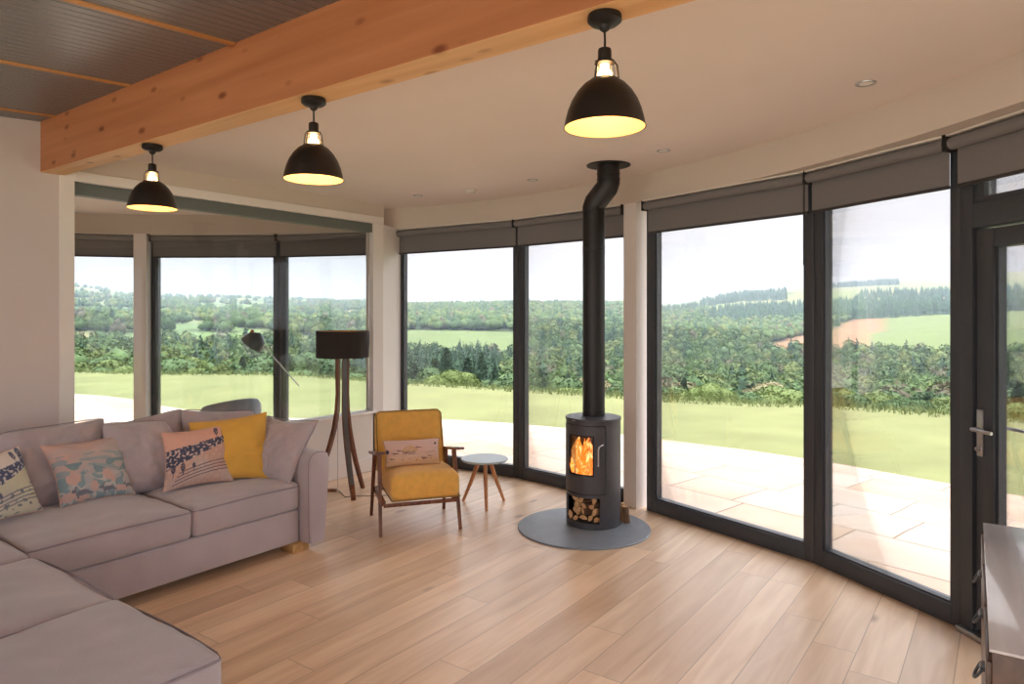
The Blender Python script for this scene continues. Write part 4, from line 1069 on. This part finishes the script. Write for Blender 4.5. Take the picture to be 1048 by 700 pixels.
# ------------------------------------------------------------------ outside: patio, lawn, valley
def smooth_closed(pts): return pts
bd = [(6.5, 2.0), (5.2, 4.0), (3.4, 5.7), (1.6, 6.9), (0.11, 7.44), (-0.484, 7.602), (-1.60, 7.93), (-2.4, 8.06), (-3.606, 8.10), (-4.80, 8.14), (-5.833, 8.013), (-6.7, 7.78), (-7.398, 7.445), (-8.1, 6.95), (-8.696, 6.50), (-9.6, 6.15), (-11.2, 5.98), (-12.07, 5.98), (-13.02, 6.12), (-14.0, 6.05), (-15.6, 5.7), (-18.0, 4.6), (-21, 3.0), (-21, 0.5), (-9.6, -2.0)]
inner = [(-9.6, 1.9)]+[pol(5.93, a) for a in range(150, 14, -3)]+[(6.5, -2.0)]
struct(MB().prism(bd+inner, -0.14, -0.05).build('patio', M['paving'], smooth=False), 'pale sandstone flag terrace curving round the glass')

# bearing (deg, clockwise from +Y as seen from the house) and distance tables
BK = [-110, -80, -68.6, -64.1, -54.4, -46, -40, -36, -27, -24, -16.6, -12.2, -7.7, -3.5, 0.9, 12, 30]
RE = [24, 23, 22.5, 20.6, 19.0, 16.1, 15.2, 14.5, 13.5, 13.2, 13.0, 13.3, 13.1, 13.0, 13.0, 14, 16]
RK = [26, 45, 90, 160, 260, 400, 600, 900, 1400, 2200, 3200]
# ground height (m) at each bearing (row) and distance (column)
def yz(y, r, cosf=0.9): return 1.55+r*(320-y)/700*cosf
TOP = {  # row of the picture at which the land (tree tops where wooded) should be seen: calibration of the relief
 -110: (388, 366, 356, 347, 342, 335, 326, 316, 304, 294, 292),
 -80: (388, 366, 356, 347, 342, 335, 326, 316, 304, 290, 290),
 -68.6: (386, 364, 354, 346, 342, 335, 326, 316, 304, 293, 293),
 -64.1: (388, 366, 356, 348, 343, 336, 327, 318, 308, 303, 303),
 -54.4: (392, 374, 364, 354, 346, 338, 330, 321, 313, 306, 304),
 -46: (396, 382, 372, 362, 352, 340, 328, 318, 313, 311, 309),
 -40: (398, 388, 376, 366, 354, 340, 326, 316, 314, 312, 310),
 -36: (400, 390, 378, 366, 354, 341, 326, 315, 314, 312, 310),
 -27: (404, 394, 382, 368, 356, 343, 328, 316, 313, 312, 310),
 -24: (406, 400, 386, 372, 360, 350, 338, 326, 318, 313, 312),
 -16.6: (410, 402, 388, 374, 362, 352, 342, 320, 304, 298, 305),
 -12.2: (412, 406, 390, 376, 364, 353, 340, 318, 300, 293, 305),
 -7.7: (414, 408, 392, 378, 366, 353, 336, 313, 298, 289, 305),
 -3.5: (418, 410, 392, 378, 366, 353, 330, 312, 298, 285, 305),
 0.9: (420, 410, 392, 378, 366, 353, 328, 308, 294, 277, 305),
 12: (420, 410, 392, 378, 366, 353, 328, 308, 294, 277, 305),
 30: (420, 410, 392, 378, 366, 353, 328, 308, 294, 290, 305)}
def cosf(b): return math.cos(R(max(-45, min(45, b+35.97))))
HT = [1.5, 4.5, 8, 9, 10, 0, 0, 0, 0, 0, 0]     # typical tree height to take off the wooded near ground
GZ = np.array([[yz(TOP[b][k], RK[k], cosf(b))-HT[k] for k in range(len(RK))] for b in BK])
BKa = np.array(BK, float)
def interp_edge(b): return float(np.interp(b, BKa, RE))
def ground(x, y):
    r_ = math.hypot(x, y); b = math.degrees(math.atan2(x, y))
    if b > 30 or b < -110: b = max(-110, min(30, b if b > -180 else b))
    re_ = interp_edge(b)
    if r_ <= re_: return -0.08
    i = int(np.searchsorted(BKa, b)) ; i = max(1, min(len(BK)-1, i)); f = (b-BKa[i-1])/(BKa[i]-BKa[i-1]); f = max(0, min(1, f)); f = f*f*(3-2*f)
    row = GZ[i-1]*(1-f)+GZ[i]*f
    z = float(np.interp(r_, [re_]+RK, [-0.08]+list(row)))
    if r_ > 300: z += 0.004*r_*nz(x*0.004, y*0.004, 3)*min(1, (r_-300)/400)*0.6
    return z
def inwood(x, y):
    """where the woods stand: 0 none, 1 mixed broadleaf, 2 dark conifers"""
    r_ = math.hypot(x, y); b = math.degrees(math.atan2(x, y)); re_ = interp_edge(b)
    n = nz(x*0.012, y*0.012, 1.7)
    if r_ < re_+2.5: return 0
    if r_ < 255:
        if -46 < b < -37 and 75 < r_ < 255: return 2
        if -60 < b < -48 and r_ > 235: return 0
        return 1
    if b < -46:      # left: fields with hedges, woods in the middle distance
        if b < -58:
            if r_ < 290: return 1
            h = (r_ % 190) < 12
            return 1 if (h or (n > 0.34 and r_ < 1500)) else 0
        if r_ < 300: return 1 if n > -0.1 else 0
        if r_ < 420: return 1 if n > 0.10 else 0
        if r_ < 800: return 1 if n > -0.02 else 0
        return 1 if (n > 0.26 and r_ < 1700) or (r_ % 230) < 16 else 0
    if b < -25:
        if b < -35 and 275 < r_ < 420: return 0
        if r_ < 1050: return 1
        return 0
    # right hand side
    if r_ < 325+18*nz(b*0.3, 0, 5): return 1
    if b < -20:
        return 1 if r_ < 1050 else (2 if r_ < 1500 and n > 0.0 else 0)
    fe = 690 if b < -12 else 700
    if 300 < r_ < fe: 
        if b < -15.5+0.02*(r_-400): return 1
        return 0
    if r_ < 860: return 2
    if r_ < 1000: return 2 if (n > -0.05) else 0
    if 1120 < r_ < 1260 and b > -9: return 2
    if r_ > 1800 and -12 < b < -6.5 and r_ < 2100: return 2
    if b < -14 and r_ < 1500 and r_ > 1200: return 2
    return 0
def land_colour(x, y):
    r_ = math.hypot(x, y); b = math.degrees(math.atan2(x, y)); n = nz(x*0.01, y*0.01, 6)
    w = inwood(x, y)
    if w: return S3(96, 112, 66)
    if r_ < 60: return S3(150, 160, 92)
    if b > -25:
        if 300 < r_ < 760:
            orange = b < -8.2+(r_-500)*0.006
            return S3(196, 150, 110) if orange else S3(146, 164, 98)
        if r_ < 1150: return S3(196, 172, 132) if (r_ > 870 and b > -6) else S3(164, 180, 108)
        return mixc(S3(158, 174, 104), S3(178, 168, 116), n*2+0.3)
    if b > -47 and r_ < 450: return S3(140, 160, 98)
    cell = math.floor(r_/170)+math.floor((b+200)/4.5)*3
    return (S3(150, 178, 108), S3(172, 184, 120), S3(136, 164, 104), S3(160, 172, 116), S3(186, 182, 130))[cell % 5]
# terrain mesh
bs = np.concatenate([np.arange(-110, 30.01, 1.0)])
def radii(b):
    re_ = interp_edge(b); return [re_]+list(np.geomspace(re_+2.0, 3200, 110))
t = bmesh.new(); cl = t.verts.layers.float_color.new('print'); rows = []
for b in bs:
    row = []
    for r_ in radii(b):
        x, y = r_*math.sin(R(b)), r_*math.cos(R(b))
        v = t.verts.new((x, y, ground(x, y))); v[cl] = (*[0.47*q for q in land_colour(x, y)], 1); row.append(v)
    rows.append(row)
for A, B in zip(rows[:-1], rows[1:]):
    for k in range(len(A)-1): t.faces.new((A[k], B[k], B[k+1], A[k+1]))
M['land'] = attr_mat('hillside_pasture', 0.95, 0, 0.0, 1, noise_var=0.10, nscale=0.05)
land = struct(MB()._take(t).build('hills', M['land'], angle=180), 'wooded valley and green hillside beyond the lawn')
# lawn
lp_ = [(interp_edge(b)*math.sin(R(b)), interp_edge(b)*math.cos(R(b))) for b in bs]
lp_ = [(60, 10), (60, -60), (-60, -60), (-40, -8)] + lp_
t = bmesh.new(); vs = [t.verts.new((x, y, -0.08)) for x, y in lp_]; f_ = t.faces.new(vs); bmesh.ops.triangulate(t, faces=t.faces); bmesh.ops.recalc_face_normals(t, faces=t.faces)
for f_ in t.faces:
    if f_.normal.z < 0: f_.normal_flip()
struct(MB()._take(t).build('lawn', M['lawn'], smooth=False), 'mown lawn between terrace and trees')

# rough grass at the far edge of the lawn
rn = random.Random(3); V_ = []; F_ = []
for i in range(7000):
    b = rn.uniform(-78, 8); re_ = interp_edge(b)+rn.uniform(-0.5, 1.2); x, y = re_*math.sin(R(b)), re_*math.cos(R(b))
    z = -0.08 if re_ < interp_edge(b) else ground(x, y); hgt = rn.uniform(0.05, 0.17); a = rn.uniform(0, PI); w_ = 0.012; lx, ly = rn.uniform(-0.08, 0.08), rn.uniform(-0.08, 0.08)
    k = len(V_); V_ += [(x-w_*math.cos(a), y-w_*math.sin(a), z), (x+w_*math.cos(a), y+w_*math.sin(a), z), (x+lx, y+ly, z+hgt)]; F_.append((k, k+1, k+2))
me = bpy.data.meshes.new('rough_grass'); me.from_pydata(V_, [], F_); me.materials.append(M['tuft'])
o = bpy.data.objects.new('rough_grass', me); COL.objects.link(o); tag(o, 'rough uncut grass along the far edge of the lawn', 'grass', kind='stuff')

# ------------------------------------------------------------------ trees
def leaf_mat(name, c, var=0.25):
    m = bpy.data.materials.new(name); m.use_nodes = True; nt = m.node_tree; b = nt.nodes['Principled BSDF']; L = nt.links.new
    oi = N(nt, 'ShaderNodeObjectInfo'); tc = N(nt, 'ShaderNodeTexCoord')
    n = N(nt, 'ShaderNodeTexNoise'); n.inputs['Scale'].default_value = 1.2; n.inputs['Detail'].default_value = 5; L(tc.outputs['Object'], n.inputs['Vector'])
    a = N(nt, 'ShaderNodeMath', operation='ADD'); L(n.outputs['Fac'], a.inputs[0])
    mu = N(nt, 'ShaderNodeMath', operation='MULTIPLY'); mu.inputs[1].default_value = 0.5; L(oi.outputs['Random'], mu.inputs[0]); L(mu.outputs[0], a.inputs[1])
    rp = N(nt, 'ShaderNodeValToRGB'); el = rp.color_ramp.elements
    el[0].position = 0.4; el[0].color = tuple(q*(1-var) for q in c[:3])+(1,); el[1].position = 1.0; el[1].color = (c[0]*(1+var)*1.05, c[1]*(1+var), c[2]*(1+var*0.6), 1)
    L(a.outputs[0], rp.inputs[0]); L(rp.outputs[0], b.inputs['Base Color']); b.inputs['Roughness'].default_value = 0.8; b.inputs['Specular IOR Level'].default_value = 0.15
    return m
M['leaf_a'] = leaf_mat('broad_leaves', srgb(78, 100, 68)); M['leaf_b'] = leaf_mat('dark_needles', srgb(74, 98, 76)); M['leaf_c'] = leaf_mat('pale_leaves', srgb(96, 112, 68)); M['leaf_d'] = leaf_mat('russet_leaves', srgb(112, 110, 84))
M['trunk'] = mat('tree_bark', srgb(92, 76, 62), 0.95, var=0.2, scale=6)
def crown_mesh(name, seed, kind, nl=2600):
    """unit tree (height 1): leaf sprays on lobes around a trunk"""
    rn = np.random.RandomState(seed)
    P = []; Nn = []
    if kind == 'conifer':
        u = rn.rand(nl)**0.8; h = 0.08+0.92*u; rad = 0.20*(1-u)**0.85*(0.55+0.45*np.abs(np.sin(h*38+rn.rand(nl)*0.8)))+0.008
        a = rn.rand(nl)*2*np.pi; rr = rad*(0.6+0.4*rn.rand(nl))
        P = np.c_[rr*np.cos(a), rr*np.sin(a), h-0.25*rr]; size = 0.024
        inner = [(0, 0, 0.15, 0.13), (0, 0, 0.35, 0.10), (0, 0, 0.55, 0.07), (0, 0, 0.75, 0.04)]
    else:
        k = 16 if kind == 'broad' else 11
        L0 = []
        for i in range(k):
            a = rn.rand()*2*np.pi; q = rn.rand()
            if kind == 'broad': c = np.array([0.27*q**0.5*np.cos(a), 0.27*q**0.5*np.sin(a), 0.40+0.42*rn.rand()*(1-0.5*q)]); s = 0.15+0.08*rn.rand()
            else: c = np.array([0.48*q**0.5*np.cos(a), 0.48*q**0.5*np.sin(a), 0.30+0.35*rn.rand()*(1-0.6*q)]); s = 0.24+0.10*rn.rand()
            L0.append((c, s))
        idx = rn.randint(0, k, nl); d = rn.randn(nl, 3); d /= np.linalg.norm(d, axis=1)[:, None]; d[:, 2] = np.abs(d[:, 2])*0.95-0.12
        cs = np.array([L0[i][0] for i in idx]); ss = np.array([L0[i][1] for i in idx])[:, None]
        P = cs+d*ss*(0.90+0.16*rn.rand(nl, 1)); size = 0.022 if kind == 'broad' else 0.020
        inner = [(c[0], c[1], c[2], s*0.88) for c, s in L0]
    t1 = rn.randn(nl, 3); t1 /= np.linalg.norm(t1, axis=1)[:, None]; t2 = np.cross(t1, rn.randn(nl, 3)); t2 /= np.linalg.norm(t2, axis=1)[:, None]
    s_ = size*(0.6+0.8*rn.rand(nl, 1))
    Vv = np.concatenate([P-t1*s_, P+t2*s_*0.8, P+t1*s_, P-t2*s_*0.8], 1).reshape(-1, 3)
    Fv = np.arange(nl*4).reshape(-1, 4)
    bm = bmesh.new()
    for (x, y, z, s) in inner: bmesh.ops.create_icosphere(bm, subdivisions=2, radius=s, matrix=Matrix.Translation((x, y, z)))
    for v in bm.verts: v.co += v.co.normalized()*0.02*noise.noise(v.co*14)
    nb = len(bm.verts); bm.verts.ensure_lookup_table(); bm.verts.index_update()
    bv = [tuple(v.co) for v in bm.verts]; bf = [tuple(v.index for v in f.verts) for f in bm.faces]; bm.free()
    V2 = bv+[tuple(p) for p in Vv]; F2 = bf+[tuple(int(q)+nb for q in f) for f in Fv]
    # stem
    k0 = len(V2); 
    for zz, rr in ((-0.25, 0.026), (0.25, 0.018), (0.6, 0.008)):
        for q in range(6): V2.append((rr*math.cos(q*PI/3), rr*math.sin(q*PI/3), zz))
    nf = len(F2)
    for lv in range(2):
        for q in range(6): F2.append((k0+lv*6+q, k0+lv*6+(q+1) % 6, k0+(lv+1)*6+(q+1) % 6, k0+(lv+1)*6+q))
    me = bpy.data.meshes.new(name); me.from_pydata(V2, [], F2); me.update()
    return me, nf
KIND = {}
def variants(key, kind, mt, seeds, nl):
    out = []
    for s in seeds:
        me, nf = crown_mesh(key, s, kind, nl); me.materials.append(M[mt]); me.materials.append(M['trunk'])
        mi = [0]*nf+[1]*(len(me.polygons)-nf); me.polygons.foreach_set('material_index', mi); out.append(me)
    KIND[key] = out
variants('broadleaf_tree', 'broad', 'leaf_a', (1, 2, 3), 7000)
variants('pale_tree', 'broad', 'leaf_c', (4, 5), 7000)
variants('russet_tree', 'broad', 'leaf_d', (6,), 7000)
variants('conifer_tree', 'conifer', 'leaf_b', (7, 8), 6000)
variants('shrub', 'shrub', 'leaf_a', (9, 10), 9000)
KIND['shrub'][1].materials[0] = M['leaf_c']
LBL = {'broadleaf_tree': 'rounded green broadleaf tree in the near woodland', 'pale_tree': 'pale yellow green tree in the near woodland', 'russet_tree': 'russet tinted tree in the near woodland',
       'conifer_tree': 'dark pointed conifer in the near woodland', 'shrub': 'bushy shrub'}
def where(b, r_):
    w = ('through the internal window' if b < -46 else 'behind the armchair window' if b < -36 else 'behind the stove window' if b < -25 else 'right of the white post' if b < -12.5 else 'through the narrow window' if b < -3 else 'through the glazed door')
    return w
rn = random.Random(21); spots = []
def far_enough(x, y, d):
    for (a, b_, *_r) in spots:
        if (a-x)**2+(b_-y)**2 < d*d: return False
    return True
# nearest trees: individuals
tries = 0
while len(spots) < 292 and tries < 60000:
    tries += 1
    b = rn.uniform(-74, 6); re_ = interp_edge(b); u = rn.random(); r_ = re_+2.2+(88-re_)*u**0.75
    x, y = r_*math.sin(R(b)), r_*math.cos(R(b)); w = inwood(x, y)
    ht_ = float(np.interp(r_, [re_, 26, 45, 90], [0.7, 1.7, 4.5, 8.0]))*rn.uniform(0.75, 1.2)
    if r_ < re_+8: kd = 'shrub'; hgt = ht_*1.1; sp_ = 1.5
    elif r_ < 40: kd = rn.choice(('shrub', 'pale_tree', 'broadleaf_tree')); hgt = ht_; sp_ = 2.3
    elif w == 2: kd = 'conifer_tree'; hgt = ht_*1.15; sp_ = 2.6
    else: kd = rn.choice(('broadleaf_tree',)*5+('pale_tree', 'russet_tree', 'conifer_tree')); hgt = ht_; sp_ = 3.8
    if not far_enough(x, y, sp_): continue
    spots.append((x, y, b, r_, kd, hgt))
for i, (x, y, b, r_, kd, hgt) in enumerate(spots):
    o = bpy.data.objects.new(kd, rn.choice(KIND[kd])); COL.objects.link(o)
    s = hgt; wd = s*rn.uniform(0.9, 1.25); o.scale = (wd, wd*rn.uniform(0.9, 1.1), s); o.rotation_euler = (0, 0, rn.uniform(0, 6.28))
    o.location = (x, y, ground(x, y)-0.05*hgt)
    lb = LBL[kd] if kd != 'shrub' else ('low shrub at the edge of the lawn' if r_ < interp_edge(b)+8 else 'taller bush behind the lawn shrubs')
    tag(o, lb+' '+where(b, r_), 'tree' if kd != 'shrub' else 'shrub', lb.split(' in ')[0]+'s '+where(b, r_))
# the rest of the woods: simple crowns merged into one mass
def lowpoly(kind):
    bm = bmesh.new()
    if kind == 2:
        for z0, z1, r_ in ((0.12, 0.62, 0.24), (0.4, 0.85, 0.17), (0.62, 1.05, 0.10)):
            bmesh.ops.create_cone(bm, cap_ends=False, segments=7, radius1=r_, radius2=0.0, depth=z1-z0, matrix=Matrix.Translation((0, 0, (z0+z1)/2)))
    else:
        for (x, y, z, s) in ((0, 0, 0.5, 0.36), (0.2, 0.1, 0.42, 0.26), (-0.16, 0.15, 0.45, 0.27), (0.02, -0.2, 0.48, 0.26), (0.05, 0.04, 0.74, 0.22)):
            bmesh.ops.create_icosphere(bm, subdivisions=1, radius=s, matrix=Matrix.Translation((x, y, z)))
        for v in bm.verts: v.co += Vector((noise.noise(v.co*7), noise.noise(v.co*7+Vector((5, 0, 0))), noise.noise(v.co*7+Vector((0, 5, 0)))))*0.12
    bm.verts.index_update()
    V = np.array([tuple(v.co) for v in bm.verts]); F = np.array([tuple(v.index for v in f.verts) for f in bm.faces if len(f.verts) == 3]); bm.free()
    return V, F
def sprays(V, F, nl, size, seed):
    q = np.random.RandomState(seed); idx = q.randint(0, len(F), nl); w = q.dirichlet((1, 1, 1), nl)
    P = (V[F[idx]]*w[:, :, None]).sum(1); P = P+(P-np.array([0, 0, 0.45]))*(0.02+0.10*q.rand(nl, 1))
    t1 = q.randn(nl, 3); t1 /= np.linalg.norm(t1, axis=1)[:, None]; t2 = np.cross(t1, q.randn(nl, 3)); t2 /= np.linalg.norm(t2, axis=1)[:, None]
    s = size*(0.6+0.8*q.rand(nl, 1)); A = np.concatenate([P-t1*s, P+t2*s, P+t1*s], 1).reshape(-1, 3)
    return np.concatenate([V*0.95, A]), np.concatenate([F, np.arange(nl*3).reshape(-1, 3)+len(V)])
LP = {1: lowpoly(1), 2: lowpoly(2)}
LPN = {1: [sprays(*LP[1], 620, 0.036, 1), sprays(*LP[1], 620, 0.036, 2)], 2: [sprays(*LP[2], 200, 0.035, 3)]}
M['woods'] = attr_mat('distant_foliage', 0.9, 0, 0.0, 1, noise_var=0.30, nscale=0.9)
rs = np.random.RandomState(4)
def mass(name, label, cells):
    VV = []; FF = []; CCc = []; off = 0; cnt = 0
    for (r0, r1, sp_, h0, h1) in cells:
        b0, b1 = -74, 6
        area = math.radians(b1-b0)*(r1*r1-r0*r0)/2; n_ = int(area/(sp_*sp_))
        rr = np.sqrt(rs.rand(n_)*(r1*r1-r0*r0)+r0*r0); bb = b0+(b1-b0)*rs.rand(n_)
        for r_, b in zip(rr, bb):
            x, y = r_*math.sin(R(b)), r_*math.cos(R(b)); w = inwood(x, y)
            if not w: continue
            if w == 1 and rs.rand() < 0.10: w = 2
            V, F = LP[w] if r_ > 400 else LPN[w][cnt % len(LPN[w])]; h = h0+(h1-h0)*rs.rand()
            if w == 2: h *= 1.15
            s = h*(0.9+0.35*rs.rand()) if w == 1 else h*1.0
            a = rs.rand()*6.28; ca, sa = math.cos(a), math.sin(a)
            X = V[:, 0]*s; Y = V[:, 1]*s
            VV.append(np.c_[x+X*ca-Y*sa, y+X*sa+Y*ca, ground(x, y)-0.12*h+V[:, 2]*h]); FF.append(F+off); off += len(V)
            q = rs.rand()
            c = np.array(S3(88, 116, 84) if w == 2 else (S3(120, 146, 86) if q < 0.5 else S3(104, 132, 82) if q < 0.75 else S3(146, 160, 92) if q < 0.92 else S3(136, 130, 100)))*(0.46+0.20*rs.rand())*np.array([0.84, 0.86, 0.95])
            CCc.append(np.tile(np.append(c, 1.0), (len(V), 1))); cnt += 1
    V = np.concatenate(VV); F = np.concatenate(FF); C_ = np.concatenate(CCc).astype(np.float32)
    me = bpy.data.meshes.new(name); me.vertices.add(len(V)); me.vertices.foreach_set('co', V.astype(np.float32).ravel())
    me.loops.add(len(F)*3); me.loops.foreach_set('vertex_index', F.astype(np.int32).ravel())
    me.polygons.add(len(F)); me.polygons.foreach_set('loop_start', np.arange(0, len(F)*3, 3, dtype=np.int32)); me.polygons.foreach_set('use_smooth', [True]*len(F))
    me.update(); at_ = me.color_attributes.new('print', 'FLOAT_COLOR', 'POINT'); at_.data.foreach_set('color', C_.ravel()); me.materials.append(M['woods'])
    o = bpy.data.objects.new(name, me); COL.objects.link(o); tag(o, label, 'woodland', kind='stuff'); print(name, cnt)
    return o
mass('woodland', 'dense woodland filling the valley and far hillsides beyond the nearest trees', ((84, 160, 4.0, 6.5, 10), (160, 260, 4.6, 8, 11), (260, 600, 6.0, 8, 12), (600, 1100, 8.5, 9, 13), (1100, 2200, 14, 10, 15)))

# ------------------------------------------------------------------ thin summer haze lying over the valley
hm = bpy.data.materials.new('valley_haze'); hm.use_nodes = True; nt = hm.node_tree; nt.nodes.clear()
ho = N(nt, 'ShaderNodeOutputMaterial'); hv = N(nt, 'ShaderNodeVolumeScatter'); hv.inputs['Color'].default_value = (0.40, 0.49, 0.60, 1); hv.inputs['Density'].default_value = 0.00048
nt.links.new(hv.outputs[0], ho.inputs['Volume'])
o = MB().box(-3400, 1500, 26, 3300, -80, 170).build('haze', hm, smooth=False); tag(o, 'thin pale haze over the valley and hills', 'haze', kind='stuff')
